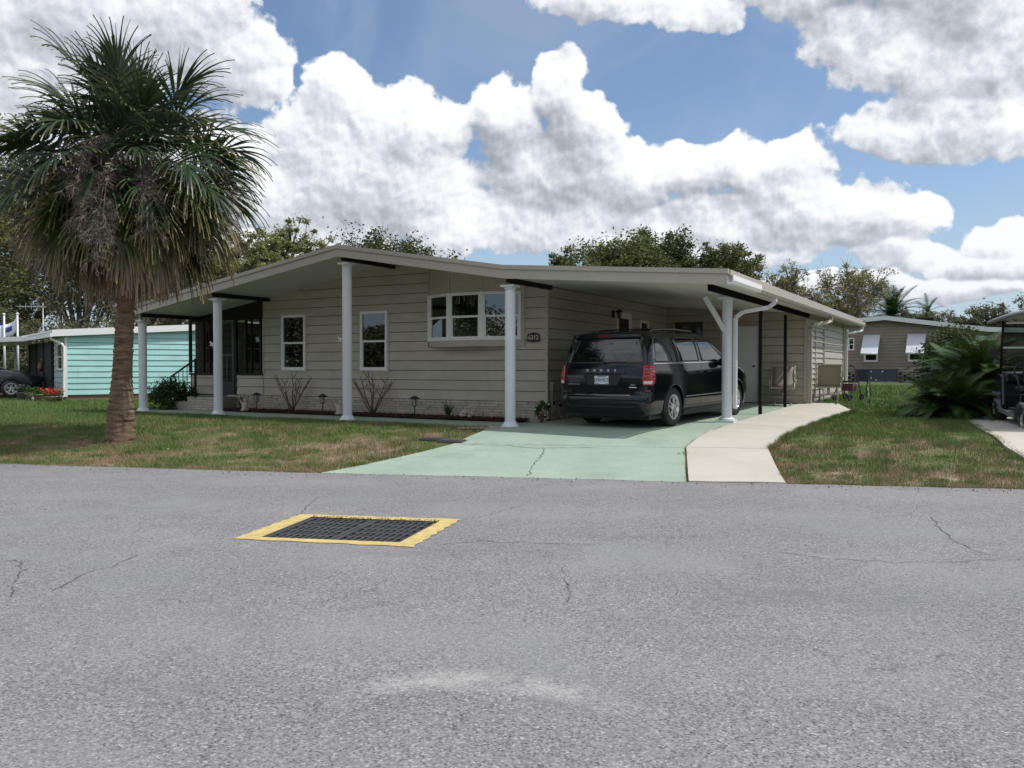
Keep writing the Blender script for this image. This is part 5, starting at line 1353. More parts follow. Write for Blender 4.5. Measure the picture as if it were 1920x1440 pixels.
# ------------------------------------------------------------------ PART3 neighbours
def yrot(a): return a
def turquoise_house():
    ph = R(38); c = at(124, 27.5)    # wall corner
    c.z = G(c.x, c.y)
    house2 = empty('turquoise_house', (c.x, c.y, c.z-.02), ph, 'low turquoise mobile home with white roof, partly behind the palm', 'house')
    mt = M('turquoise_siding', (.38, .665, .64), .5, fn=siding_c((.38, .665, .64)), randv=.02)
    ms = M('pale_blue_siding', (.36, .50, .52), .5)
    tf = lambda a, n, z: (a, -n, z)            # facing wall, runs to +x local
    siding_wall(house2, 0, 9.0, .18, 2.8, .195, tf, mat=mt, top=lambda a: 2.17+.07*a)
    tl = lambda a, n, z: (-n, a, z)            # left wall, runs to +y local
    tl2 = lambda a, n, z: (-.02-n+a*-.0, a, z)
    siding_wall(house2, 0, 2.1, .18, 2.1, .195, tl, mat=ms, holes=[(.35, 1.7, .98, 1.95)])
    window_part(house2, tl, .5, 1.55, 1.0, 1.93, fw=.06)
    m = MB(); m.box(0, 9, .03, .08, -.1, .2); m.build('skirting', M('red_footing', (.25, .17, .13), .9), house2)
    m = MB(); m.box(-.03, .03, -.04, .03, .12, 2.1); m.build('corner_trim', m_white, house2)
    # eaves: white fascia along the gable end and along the left side
    rt = M('white_metal_roof', (.78, .78, .79), .35)
    m = MB(); m.extr([(-.42, -.2, 2.12), (9.4, -.2, 2.80), (9.4, -.2, 3.02), (-.42, -.2, 2.34)], (0, .06, 0)); m.build('fascia', rt, house2)
    m = MB(); m.extr([(-.42, -.17, 2.27), (9.4, -.17, 2.95), (9.4, -.17, 3.01), (-.42, -.17, 2.33)], (0, 13, 0)); m.build('roof', rt, house2)
    m = MB(); m.box(-.49, -.42, -.2, 11.0, 2.10, 2.24); m.build('gutter', rt, house2)
    # dark screened room further along the left side, thin white posts
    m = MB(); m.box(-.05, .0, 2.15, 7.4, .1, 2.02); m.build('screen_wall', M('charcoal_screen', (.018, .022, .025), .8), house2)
    for k in range(4): m = MB(); y = 2.2+k*1.7; m.box(-.09, -.05, y, y+.06, .1, 2.02); m.build('screen_post', m_dark, house2)
    m = MB(); m.tube([(-.45, .05, 2.12), (-.42, .04, 2.04), (-.12, -.07, 1.88), (-.07, -.08, 1.78), (-.07, -.08, .16), (-.16, -.12, .08)], .04, 8); m.build('downspout', rt, house2)
    # carport roof of that house, running on to the left
    m = MB(); m.extr([(-4.5, 8.2, 1.93), (-.4, 5.2, 2.10), (-.4, 5.2, 2.28), (-4.5, 8.2, 2.11)], (1.0, 7, 0)); m.build('carport_roof', rt, house2)
    m = MB(); m.bar((-.55, 7.4, .1), (-.55, 7.4, 2.0), .06); m.build('carport_post', m_white, house2)
    m = MB(); m.lathe([(0, 0), (.10, 0), (.10, .02), (0, .02)], 12, 'x', (-.08, 4.4, 1.35)); o = m.build('door_wreath', M('gold_wreath', (.25, .15, .05), .8), house2)
    m = MB(); m.tube([(-.10, 4.4, 1.28), (-.12, 4.35, 1.1), (-.10, 4.45, .98)], [.05, .09, .05], 8); m.build('wreath_bow', MATS['gold_wreath'], house2)
turquoise_house()
def flower_pot(px, d, r0, h, label, flower=None, seed=1):
    p = at(px, d); p.z = G(p.x, p.y); root = empty('flower_pot', p, 0, label, 'flower pot', 'pots in front of the turquoise house')
    m = MB(); m.lathe([(0, 0), (r0*.7, 0), (r0, h), (r0*1.08, h), (r0*1.08, h+.03), (r0*.95, h+.03), (r0*.9, h-.02), (0, h-.02)], 14); m.build('pot', M('stone_pot', (.36, .31, .27), .9, var=.3, vscale=12, bump=.004), root)
    rs = np.random.RandomState(seed); P = rs.normal(size=(260, 3))*[r0*.7, r0*.7, .08]+[0, 0, h+.10]
    link('foliage', leaf_cloud('foliage', P, .07, m_gleaf, rs), root)
    if flower: P = rs.normal(size=(120 if flower is m_rf else 50, 3))*[r0*.7, r0*.7, .06]+[0, 0, h+.18]; link('flowers', leaf_cloud('flowers', P, .06, flower, rs, aspect=.9), root)['kind'] = 'stuff'
m_rf = M('red_flowers', (.55, .01, .015), .6); m_yf = M('yellow_green_flowers', (.40, .38, .06), .6); m_pf = M('pink_flowers', (.45, .30, .28), .6)
flower_pot(96, 25.6, .17, .16, 'pot of bright red flowers left of the white downspout', m_rf, 1)
flower_pot(109, 26.0, .12, .16, 'pot of yellow green plants between the red flowers and the downspout', m_yf, 2)
flower_pot(72, 26.5, .15, .20, 'pale stone pot beside the red flowers', None, 3)
flower_pot(56, 27.2, .14, .20, 'grey stone pot second from the dark car', None, 4)
flower_pot(40, 27.8, .15, .22, 'stone pot nearest the dark car, with a few pale pink blooms', m_pf, 5)
def edging():
    m = MB(); pts = [gp(0, 741), gp(28, 741), gp(50, 745), gp(66, 752), gp(78, 751)]
    r = empty('stone_edging', (0, 0, 0), 0, 'low curved pale stone edging around the pots', 'edging')
    for a, b in zip(pts[:-1], pts[1:]):
        n = max(1, int((b-a).length/.35))
        for k in range(n):
            p, q = a.lerp(b, (k+.05)/n), a.lerp(b, (k+.95)/n); m = MB(); m.bar(p+Vector((0, 0, .04)), q+Vector((0, 0, .04)), .14, .10); m.build('stone', m_coral, r, bevel=.02)
edging()
def flag(px, depth, ytop, ybot, col, w, label, mark=None, sg=-1):
    ztop = zat(ytop, depth); p = at(px, depth); g = G(p.x, p.y)
    fp = empty('flagpole', (p.x, p.y, g), 0, 'white flagpole carrying the '+label+' flag', 'flagpole', 'white flagpoles behind the turquoise house')
    m = MB(); m.tube([(0, 0, -.05), (0, 0, ztop-g)], [.055, .04], 10); m.build('pole', m_white, fp)
    m = MB(); m.lathe([(0, 0), (.06, .04), (.06, .09), (0, .13)], 10, c=(0, 0, ztop-g)); m.build('finial', m_white, fp)
    f = empty('flag', (p.x, p.y, 0), 0, label+' flag flying from its pole over the carport roof', 'flag')
    z1 = zat(ybot[0], depth); h = zat(ybot[1], depth)
    fn = lambda a, b: (sg*(.08+a*w), .12*math.sin(a*5), z1-(z1-h)*b-a*.55-.05*math.sin(a*6))
    m = MB(); m.grid(fn, zr(0, 1, 10), zr(0, 1, 5)); m.build('cloth', col, f, fix=False, solid=.01)
    if mark:
        m = MB(); m.grid(lambda a, b: tuple(Vector(fn(.25+a*.35, .25+b*.35))+Vector((0, -.02, 0))), zr(0, 1, 4), zr(0, 1, 3)); m.build('emblem', mark, f, fix=False, solid=.004)
flag(34, 39, 591, (597, 622), M('white_flag', (.62, .66, .74), .8), 1.0, 'white', M('flag_navy', (.05, .07, .25), .8))
flag(9, 39, 592, (602, 622), M('blue_flag', (.01, .05, .33), .8), .9, 'deep blue')
def antenna():
    p = at(82, 36); g = G(p.x, p.y); zt = zat(575, 36); r = empty('tv_antenna', (p.x, p.y, g), 0, 'thin rooftop television antenna standing above the turquoise house', 'antenna')
    mm = M('antenna_metal', (.35, .36, .37), .4, .6)
    m = MB(); m.tube([(0, 0, 0), (0, 0, zt-g+.15)], .02, 6); m.build('mast', mm, r)
    m = MB(); m.bar((-1.05, 0, zt-g), (.1, 0, zt-g), .03); m.build('boom', mm, r)
    for k in range(5): x = -1.0+k*.25; m = MB(); m.bar((x, -.3, zt-g), (x, .3, zt-g), .018); m.bar((x, 0, zt-g-.12), (x, 0, zt-g+.12), .018); m.build('element', mm, r)
antenna()
def far_car():
    p = at(25, 29.5); r = empty('parked_car', (p.x-1.6, p.y, G(p.x, p.y)), R(-62), 'dark grey car under the neighbour carport at the left edge', 'car')
    T = [(.18, .75, -2.1, 2.1, .2, .3), (.30, .86, -2.25, 2.25, .25, .45), (.55, .90, -2.28, 2.3, .25, .5), (.80, .90, -2.2, 2.2, .25, .5), (.95, .86, -2.1, 1.6, .25, .45), (1.0, .83, -2.0, 1.1, .25, .4), (1.2, .74, -1.75, .72, .25, .35), (1.38, .66, -1.4, .35, .25, .3), (1.46, .52, -1.1, .1, .2, .25), (1.49, .3, -.8, -.1, .15, .2)]
    B = Body(T); B.mesh('body', M('dark_grey_paint', (.03, .034, .038), .2, spec=.6), r, [.18]+zr(.25, 1.49, 26), .2, [(1.35, .33, .36), (-1.35, .33, .36)])
    for sd in (1, -1):
        B.patch('side_glass', m_tint, r, zr(1.0, 1.36, 8), lambda z: B.q_y(z, -1.55+.5*(z-1)), lambda z: B.q_y(z, .85-1.35*(z-1)), .004, 12, .004, sd)
        for y in (1.35, -1.35): wheel(r, sd*.78, y, .33, .21, .2, sd)
    q1 = lambda z: B.q_y(z, 9)
    m = MB(); m.grid(lambda a, b: (a*(.68-.12*b), 1.10-.78*b+.02, 1.0+.37*b), zr(-1, 1, 4), zr(0, 1, 4)); m.build('windscreen', m_tint, r, fix=False, solid=.01)
    m = MB(); m.box(-.3, .3, 2.31, 2.33, .42, .54); m.build('number_plate', MATS['plate_white'], r)
    for s in (1, -1): m = MB(); m.bar((s*.6, -1.3, 1.53), (s*.6, .1, 1.55), .03); m.build('roof_rail', m_black, r)
far_car()

def brown_house():
    d = 43.0; c = at(1583, d); base = .30; ca, sa = math.cos(TH), math.sin(TH)
    def A(px): k = (px-960)/F; return (k*c.y-c.x)/(ca+k*sa)
    def Z(py, a): return CAMH+(688-py)*(c.y-a*sa)/F-base
    r = empty('brown_house', (c.x, c.y, base), -TH, 'brown sided mobile home with two white window awnings, far right', 'house')
    mt = M('brown_siding', (.27, .225, .19), .6, fn=siding_c((.27, .225, .19)), randv=.03)
    tf = lambda a, n, z: (a, -n, z)
    pk, en = A(1660), A(1852)
    RP = [(-1.6, Z(609, -1.6)-.12), (pk, Z(592, pk)-.22), (A(1760), Z(604, A(1760))-.2), (en, Z(614, en)-.2), (en+3, Z(614, en)-.35)]
    rf = lambda a: float(np.interp(a, [q[0] for q in RP], [q[1] for q in RP]))
    def wn(x0, x1, y0, y1): a0, a1 = A(x0), A(x1); return (a0, a1, Z(y1, (a0+a1)/2), Z(y0, (a0+a1)/2))
    wins = [wn(1590, 1601.5, 634, 657), wn(1619.5, 1646, 630, 678.5), wn(1702, 1731, 628, 678)]
    global RU
    sv = RU; RU = RP
    siding_wall(r, -.9, en+2, .52, 3.5, .155, tf, wins, mt, top=rf)
    RU = sv
    for w in wins: window_part(r, tf, *w, fw=.07 if w is not wins[0] else .05, cover=(w[2]+.05, w[3]-.05))
    # slatted block skirting
    mb_ = M('skirting_block', (.30, .27, .23), .9)
    m = MB(); m.box(-.9, en+2, .05, .10, -.3, .52); sk = m.build('skirting', m_dark, r)
    for row in range(5):
        a = -.9+(.2 if row % 2 else 0)
        while a < 7:
            m = MB(); m.box(a, a+.30, -.03, .045, row*.105, row*.105+.07 if row < 4 else .51); m.build('block', mb_, sk); a += .40
    rw = M('white_fascia', (.66, .69, .72), .4)
    for (p, q) in zip(RP[:-1], RP[1:]):
        m = MB(); m.extr([(p[0], -.45, p[1]-.02), (q[0], -.45, q[1]-.02), (q[0], -.45, q[1]+.20), (p[0], -.45, p[1]+.20)], (0, .08, 0)); m.build('fascia', rw, r)
        m = MB(); m.extr([(p[0], -.37, p[1]+.10), (q[0], -.37, q[1]+.10), (q[0], -.37, q[1]+.19), (p[0], -.37, p[1]+.19)], (0, 9, 1.5*0)); m.build('roof', M('brown_shingle', (.06, .048, .042), .9, var=.3, vscale=6), r)
    for a in (pk+1.3, pk+3.2, pk+4.6):
        m = MB(); m.box(a, a+.8, 1.2, 2.2, rf(a)+.2, rf(a)+.34); m.build('roof_vent', m_black, r, bevel=.03)
    ma = M('white_awning', (.60, .62, .68), .45)
    for w in wins[1:]:
        x0, x1, z1 = w[0]-.02, w[1]+.10, w[3]+.02
        m = MB(); n = 8
        m.hexa([(x0, -1.2, z1-.95), (x1, -1.2, z1-.95), (x1, -.04, z1), (x0, -.04, z1), (x0, -1.2, z1-.91), (x1, -1.2, z1-.91), (x1, -.04, z1+.03), (x0, -.04, z1+.03)])
        a = m.build('awning', ma, r)
        for k in range(n): x = x0+(x1-x0)*(k+.5)/n; m = MB(); m.bar((x, -1.21, z1-.905), (x, -.04, z1+.035), .02, .012); m.build('awning_rib', ma, a)
        m = MB(); m.tube([(x0, -1.2, z1-.95), (x1, -1.2, z1-.95)], .05, 8); m.build('roller', ma, a)
        m = MB(); m.bar((x1-.03, -1.15, z1-.93), (x1-.03, -.03, z1-1.15), .02); m.build('strut', ma, a)
    m = MB(); m.box(.10, .22, -.06, 0, 2.62, 2.74); m.build('meter_box', m_white, r)
    # air conditioner cabinet in front
    ac = empty('air_conditioner', Vector((c.x, c.y, base-.02))+Vector((ca, -sa, 0))*(A(1607)+.15)+Vector((-sa, -ca, 0))*.6, -TH, 'wide dark grey air conditioner cabinet against the brown house', 'air conditioner')
    mg = M('slate_metal', (.040, .052, .066), .5)
    m = MB(); m.box(-.15, 1.75, 0, .45, .08, .68); m.build('cabinet', mg, ac, bevel=.01)
    m = MB(); m.box(-.25, 1.85, -.1, .5, 0, .075); m.build('plinth', m_conc, ac)
    m = MB(); m.box(-.17, 1.77, -.02, .46, .682, .71); m.build('lid', mg, ac)
    for k in range(7):
        m = MB(); m.box(-.11, .40, -.012, -.002, .14+k*.075, .165+k*.075); m.build('grille_bar', m_black, ac)
    for k in range(5): m = MB(); m.box(-.10+k*.12, -.09+k*.12, -.016, -.012, .12, .64); m.build('grille_rod', mg, ac)
    for (x, z, w_, h_) in ((.55, .56, .07, .05), (.57, .20, .03, .12), (1.08, .56, .07, .06), (.78, .14, .08, .05)): m = MB(); m.box(x, x+w_, -.008, -.002, z, z+h_); m.build('sticker', m_white, ac)
    m = MB(); m.box(.42, .43, -.004, -.001, .1, .67); m.build('panel_gap', m_black, ac)
    m = MB(); m.box(1.25, 1.26, -.004, -.001, .1, .67); m.build('panel_gap', m_black, ac)
brown_house()

# ------------------------------------------------------------------ golf cart at the right edge
def golf_cart():
    p = at(1930, 14.7); yaw = -R(20); p.z = 0
    r = empty('golf_cart', (p.x, p.y, 0), yaw, 'black golf cart with roof and windshield parked at the right edge', 'golf cart')
    zr_, zf = G(p.x, p.y)-.02, .0
    mp = M('cart_black_body', (.012, .013, .014), .22, coat=.5); mgr = M('cart_roof_grey', (.30, .31, .33), .45)
    WB = 2.45; W2 = .56
    # local: x right, y forward; left rear wheel near origin
    def wl(x, y, s): wheel(r, x, y, .285, .15, .21, s, 4)
    for (x, s) in ((.0, -1), (2*W2-.12, 1)):
        wl(x, 0, s); wl(x, WB, s)
    for w in [c for c in r.children if c.name.startswith('wheel')]: w.location.z += -.17 if w.location.y < 1 else -.02
    m = MB(); m.box(.08, .92, -.35, 2.75, .16, .30); m.build('chassis', m_plast, r, bevel=.03)
    m = MB(); m.box(-.06, .06, .34, 1.98, .20, .25); m.box(.06, .94, .34, 2.0, .26, .30); m.build('floor', M('ribbed_floor', (.05, .05, .052), .6), r)
    m = MB(); m.bar((-.085, .30, .16), (-.085, 2.02, .24), .05, .07); m.build('running_board', M('board_aluminium', (.45, .46, .47), .35, .6), r)
    # front cowl
    m = MB(); P = [(2.02, .30), (2.10, .95), (2.35, 1.0), (2.70, .90), (2.92, .66), (2.95, .38), (2.75, .28)]
    m.extr([(-.05, y, z) for y, z in P], (1.08, 0, 0)); m.build('front_cowl', mp, r, bevel=.05)
    m = MB(); m.box(.0, .98, 1.90, 2.08, .80, .97); d = m.build('dashboard', mp, r, bevel=.03)
    for k in range(3):
        m = MB(); m.lathe([(0, -.01), (.035, -.01), (.035, .0), (0, .0)], 14, 'y', (.2+.17*k, 1.89, .88)); m.build('gauge', m_white if k else m_plast, d)
    m = MB(); m.tube([(.26+.17*math.cos(a), 1.62+.05*math.sin(a), 1.02+.16*math.sin(a)) for a in [2*PI*i/20 for i in range(21)]], .016, 8); m.tube([(.26, 1.62, 1.02), (.26, 1.95, .85)], .02, 8); m.bar((.10, 1.62, 1.02), (.42, 1.62, 1.02), .02); m.build('steering_wheel', m_plast, r)
    # seats
    for y in (.75, -.25):
        m = MB(); m.box(.02, .96, y-.02, y+.48, .62, .74); m.build('seat', M('black_vinyl', (.012, .012, .013), .35), r, bevel=.04)
        m = MB(); m.hexa([(.04, y-.12, .80), (.94, y-.12, .80), (.94, y-.02, .80), (.04, y-.02, .80), (.04, y-.22, 1.28), (.94, y-.22, 1.28), (.94, y-.13, 1.28), (.04, y-.13, 1.28)]); m.build('backrest', MATS['black_vinyl'], r, bevel=.035)
        m = MB(); m.box(.0, .98, y-.06, y+.44, .30, .60); m.build('seat_base', mp, r, bevel=.02)
        m = MB(); m.tube([(-.02, y-.1, .75), (-.03, y+.1, .93), (-.03, y+.35, .92)], .02, 8); m.build('arm_bar', m_plast, r)
    m = MB(); m.box(-.02, 1.0, -.75, -.3, .30, .66); m.build('rear_body', mp, r, bevel=.05)
    m = MB(); m.grid(lambda a, b: (-.085-.05*math.sin(PI*b)*0+.0, .38*math.cos(a), .13+.38*math.sin(a)), zr(0, PI, 12), [0, 1]); 
    for (y, dz) in ((0, -.17), (WB, -.02)):
        m = MB(); m.lathe([(.33, -.16), (.36, -.16), (.36, .12), (.33, .12), (.33, -.16)], 16, 'x', (.0, y, .28+dz), True, 0.0, PI); m.build('fender', mp, r)
    # posts, roof, windshield
    for s in (-.02, .98):
        m = MB(); m.tube([(s, 2.30, .95), (s, 2.20, 1.5), (s, 2.10, 2.02)], .024, 8); m.build('roof_post', m_black, r)
        m = MB(); m.tube([(s, -.35, .6), (s, -.38, 1.4), (s, -.30, 2.02)], .024, 8); m.build('roof_post', m_black, r)
    def rz_(y): return 2.03+.02*math.sin(PI*(y+.7)/3.2)
    m = MB(); prof = lambda x: .0 if abs(x) < .8 else -(abs(x)-.8)*.3
    n = 12; rows = []
    for i in range(n+1):
        y = -.75+3.75*i/n; rows.append([(.48+x*.64, y, rz_(y)+.10+.035*math.cos(x*1.4)-.07*abs(x)**6) for x in zr(-1, 1, 12)])
    k = 13; m.add([p for q in rows for p in q], [(i*k+j, i*k+j+1, (i+1)*k+j+1, (i+1)*k+j) for i in range(n) for j in range(12)], True); m.build('roof', mgr, r, solid=.05)
    m = MB(); m.box(-.12, -.06, -.72, 2.9, 2.03, 2.09); m.build('roof_gutter', mgr, r)
    m = MB(); m.box(.02, .94, 2.0, 2.04, 1.96, 1.995); m.build('header_rail', m_white, r)
    gl = thin_glass('windshield_smoke', (.55, .58, .56), .06)
    m = MB(); m.hexa([(.0, 2.315, 1.0), (.96, 2.315, 1.0), (.96, 2.325, 1.0), (.0, 2.325, 1.0), (.0, 2.12, 1.98), (.96, 2.12, 1.98), (.96, 2.13, 1.98), (.0, 2.13, 1.98)]); w = m.build('windshield', gl, r)
    m = MB(); m.bar((0, 2.21, 1.49), (.96, 2.21, 1.49), .035); m.build('windshield_rail', M('alu_rail', (.6, .62, .65), .3, .5), w)
    m = MB(); m.tube([(-.02, 2.2, 1.35), (-.13, 2.18, 1.38)], .012, 6); m.box(-.25, -.11, 2.16, 2.19, 1.28, 1.48); m.build('side_mirror', m_plast, r, bevel=.012)
golf_cart()
def neighbour_roof():
    pass

# ------------------------------------------------------------------ trees
def tree(name, px, depth, topy, wpx, label, mat, nleaf, leaf, seed, trunk_r=.3, lobes=7, crown_h=.62, nclu=150, twig=1., barkc=None, fill=.5, cat='tree', group='trees behind the homes', base=None, sig=.045, boty=None):
    rs = np.random.RandomState(seed); r_ = random.Random(seed)
    p = at(px, depth); g = G(p.x, p.y) if depth < 60 else .34; root = empty(name, (p.x, p.y, g-.1), 0, label, cat, group)
    Ht = zat(topy, depth)-g; Wd = wpx/F*depth; ch = Ht*crown_h; z0 = Ht-ch
    # lobes
    L = []
    for k in range(lobes):
        a = 2*PI*k/lobes+r_.uniform(-.4, .4); rr_ = r_.uniform(.32, .62)*Wd/2; L.append((rr_*math.cos(a), rr_*math.sin(a)*.8, z0+ch*r_.uniform(.25, .68), Wd*r_.uniform(.20, .30), ch*r_.uniform(.24, .36)))
    L.append((r_.uniform(-.1, .1)*Wd, 0, Ht-ch*.33, Wd*.27, ch*.33)); L.append((r_.uniform(-.2, .2)*Wd, 0, Ht-ch*.36, Wd*.22, ch*.33))
    C = []
    for k in range(nclu):
        l = L[r_.randrange(len(L))]; d = rs.normal(size=3); d /= np.linalg.norm(d); q = r_.uniform(fill, 1)
        C.append((l[0]+d[0]*l[3]*q, l[1]+d[1]*l[3]*q, min(Ht, l[2]+d[2]*l[4]*q)))
    C = np.array(C); idx = rs.randint(0, nclu, nleaf)
    P = C[idx]+rs.normal(size=(nleaf, 3))*np.array([1, 1, .7])*Wd*sig*rs.uniform(.5, 1.3, nclu)[idx][:, None]
    P[:, 2] = np.maximum(P[:, 2], .5)
    link('crown', leaf_cloud('crown', P, leaf, mat, rs), root)
    bk = barkc or M('tree_bark', (.10, .085, .07), .95, var=.3)
    m = MB(); m.tube([(0, 0, 0), (r_.uniform(-.1, .1), 0, z0*.5), (r_.uniform(-.2, .2), 0, z0)], [trunk_r*1.25, trunk_r, trunk_r*.8], 9); 
    for l in L:
        a = Vector((0, 0, z0*.85)); b = Vector(l[:3]); mid = a.lerp(b, .5)+Vector((r_.uniform(-.3, .3), r_.uniform(-.3, .3), r_.uniform(0, .5))); m.tube([a, mid, b], [trunk_r*.6, trunk_r*.4, trunk_r*.18], 6)
    m.build('trunk', bk, root, fix=False)
    V = []; Fq = []
    def rib(a, b, w0, w1):
        for sx in (Vector((1, 0, 0)), Vector((0, .5, 1)).normalized()):
            d = (b-a).normalized(); s = d.cross(Vector((0, 1, 0)) if sx.x else Vector((1, 0, 0)))
            if s.length < .05: s = Vector((1, 0, 0))
            s.normalize(); k = len(V); V.extend([tuple(a+s*w0), tuple(a-s*w0), tuple(b-s*w1), tuple(b+s*w1)]); Fq.append((k, k+1, k+2, k+3))
    for c in C[:int(nclu*min(1, twig))]:
        c = Vector(c); l = min(L, key=lambda q: (Vector(q[:3])-c).length); a = Vector(l[:3]); mid = a.lerp(c, .5)+Vector((r_.gauss(0, .12), r_.gauss(0, .12), r_.gauss(0, .12)))*Wd*.1
        rib(a, mid, trunk_r*.15, trunk_r*.10); rib(mid, c, trunk_r*.10, trunk_r*.04)
        for h in range(int(4*twig)): e = c+Vector((r_.gauss(0, 1), r_.gauss(0, 1), r_.gauss(.3, 1)))*Wd*.045; rib(mid.lerp(c, r_.random()), e, trunk_r*.045, trunk_r*.015)
    o = link('twigs', fast_mesh('twigs', np.array(V), np.array(Fq), bk), root); o['kind'] = 'stuff'
    return root
lm1 = leaf_mat('oak_leaf_dark', [(.3, (.045, .062, .022)), (.55, (.085, .11, .036)), (.8, (.14, .16, .05))], .35)
lm2 = leaf_mat('oak_leaf_olive', [(.3, (.08, .092, .034)), (.55, (.14, .155, .055)), (.8, (.20, .205, .075))], .35)
lm3 = leaf_mat('spring_leaf', [(.3, (.17, .19, .075)), (.7, (.27, .29, .11))], .3)
lm4 = leaf_mat('rust_leaf', [(.3, (.27, .20, .09)), (.5, (.24, .25, .095)), (.75, (.29, .19, .09))], .25)
lm5 = leaf_mat('grey_green_leaf', [(.3, (.10, .112, .058)), (.7, (.19, .195, .11))], .3)
pb_ = M('pale_bark', (.30, .27, .23), .95, var=.3)
# behind the house, left to right
tree('oak_tree', 455, 48, 415, 180, 'loose pale green spring oak rising behind the left end of the roof', lm3, 15000, .19, 11, .25, nclu=220, fill=.35, sig=.03)
tree('oak_tree', 560, 52, 398, 170, 'taller pale green spring oak between the palm and the roof peak', lm3, 15000, .19, 12, .25, nclu=220, fill=.35, sig=.03)
tree('oak_tree', 730, 62, 432, 270, 'dark rounded oak crown showing just above the roof peak', lm1, 30000, .24, 13, .3, nclu=330, sig=.05, fill=.2)
tree('oak_tree', 1060, 55, 455, 120, 'small olive oak at the left end of the row above the carport roof', lm2, 20000, .21, 14, .25, nclu=260, sig=.05, fill=.2)
tree('oak_tree', 1165, 58, 432, 210, 'broad dark olive oak above the middle of the carport roof', lm2, 34000, .23, 15, .35, nclu=330, sig=.05, fill=.2)
tree('oak_tree', 1245, 60, 424, 170, 'tallest dark oak above the carport roof', lm1, 28000, .23, 16, .35, nclu=300, sig=.05, fill=.2)
tree('oak_tree', 1360, 56, 440, 140, 'airy olive oak above the right corner of the carport roof', lm2, 15000, .20, 17, .25, nclu=230, fill=.3, sig=.04)
tree('bare_oak_tree', 1490, 52, 485, 150, 'sparse half bare tree with rusty leaves beside the roof corner', lm4, 4200, .17, 18, .22, nclu=230, twig=2.2, fill=.2, barkc=pb_, sig=.03)
tree('bare_oak_tree', 1590, 54, 480, 170, 'tallest sparse half bare tree with rusty leaves above the brown house', lm4, 5200, .17, 19, .25, nclu=260, twig=2.4, fill=.2, barkc=pb_, sig=.03)
tree('oak_tree', 1540, 62, 545, 240, 'low rusty bushy tree behind the half bare ones', lm4, 9000, .2, 20, .25, nclu=140, crown_h=.8)
for i, (px, ty, w, d, lb) in enumerate(((1760, 568, 130, 95, 'grey green tree second from the feather palm on the far right skyline'), (1830, 560, 120, 92, 'rounded grey green tree on the far right skyline above the hedge'), (1900, 556, 120, 90, 'grey green tree at the right end of the skyline'), (1690, 575, 110, 80, 'small dull green tree right behind the brown roof'), (1960, 540, 120, 85, 'olive tree crown cut by the right edge of the picture'))):
    tree('distant_tree', px, d, ty, w, lb, lm5, 7000, .30, 30+i, .3, nclu=110, crown_h=.8)
# woods at the left
tree('oak_tree', 40, 58, 235, 420, 'huge dull green oak filling the left edge behind the palm', lm5, 26000, .26, 41, .5, nclu=380, twig=1.6, fill=.25, crown_h=.85)
tree('oak_tree', -70, 50, 330, 300, 'bright green tree at the left edge above the flags', lm2, 16000, .24, 42, .4, nclu=220, crown_h=.85)
tree('oak_tree', 150, 54, 350, 260, 'grey green twiggy oak behind the palm trunk', lm5, 14000, .22, 43, .35, nclu=300, twig=1.8, fill=.25, crown_h=.85, barkc=pb_)
tree('oak_tree', 290, 50, 400, 240, 'twiggy pale oak seen between the palm and the house roof', lm5, 12000, .2, 44, .3, nclu=280, twig=1.8, fill=.25, crown_h=.85, barkc=pb_)
tree('oak_tree', 380, 56, 420, 180, 'olive oak low behind the left end of the roof', lm2, 12000, .22, 45, .3, nclu=200, crown_h=.85)
for i, (px, w, ty) in enumerate(((-20, 200, 560), (110, 190, 585), (230, 160, 590))): tree('undergrowth_thicket', px, 44, ty, w, ('brown green thicket behind the flags', 'brown thicket above the turquoise roof', 'thin thicket between the palm trunk and the porch')[i], lm5, 7000, .18, 50+i, .12, nclu=140, crown_h=.95, twig=1.5, cat='thicket', group='thickets behind the turquoise house')
def feather_palm(px, depth, topy, label, seed, n=18, sc=2.4):
    r_ = random.Random(seed); p = at(px, depth); g = .34; Ht = zat(topy, depth)-g
    root = empty('feather_palm', (p.x, p.y, g), 0, label, 'palm tree', 'feather palms behind the brown house')
    m = MB(); m.tube([(0, 0, -.1), (.1, 0, (Ht-.8)*.5), (0, 0, Ht-.8)], [.22, .17, .15], 9); m.build('trunk', M('tree_bark', (.1, .085, .07)), root)
    for k in range(n):
        az = k*2.4; tilt = -R(35)+R(95)*k/n+r_.gauss(0, .1); link('frond', FM[r_.choice((0, 1, 3))], root, (0, 0, Ht-.8), (-tilt, 0, az), (sc*r_.uniform(.8, 1.1),)*3)
feather_palm(1672, 56, 572, 'bushy feather palm behind the ridge of the brown house', 1, 60, 1.9)
feather_palm(1738, 58, 566, 'lone leaning feather palm on the skyline right of the brown roof ridge', 2, 16, 1.1)
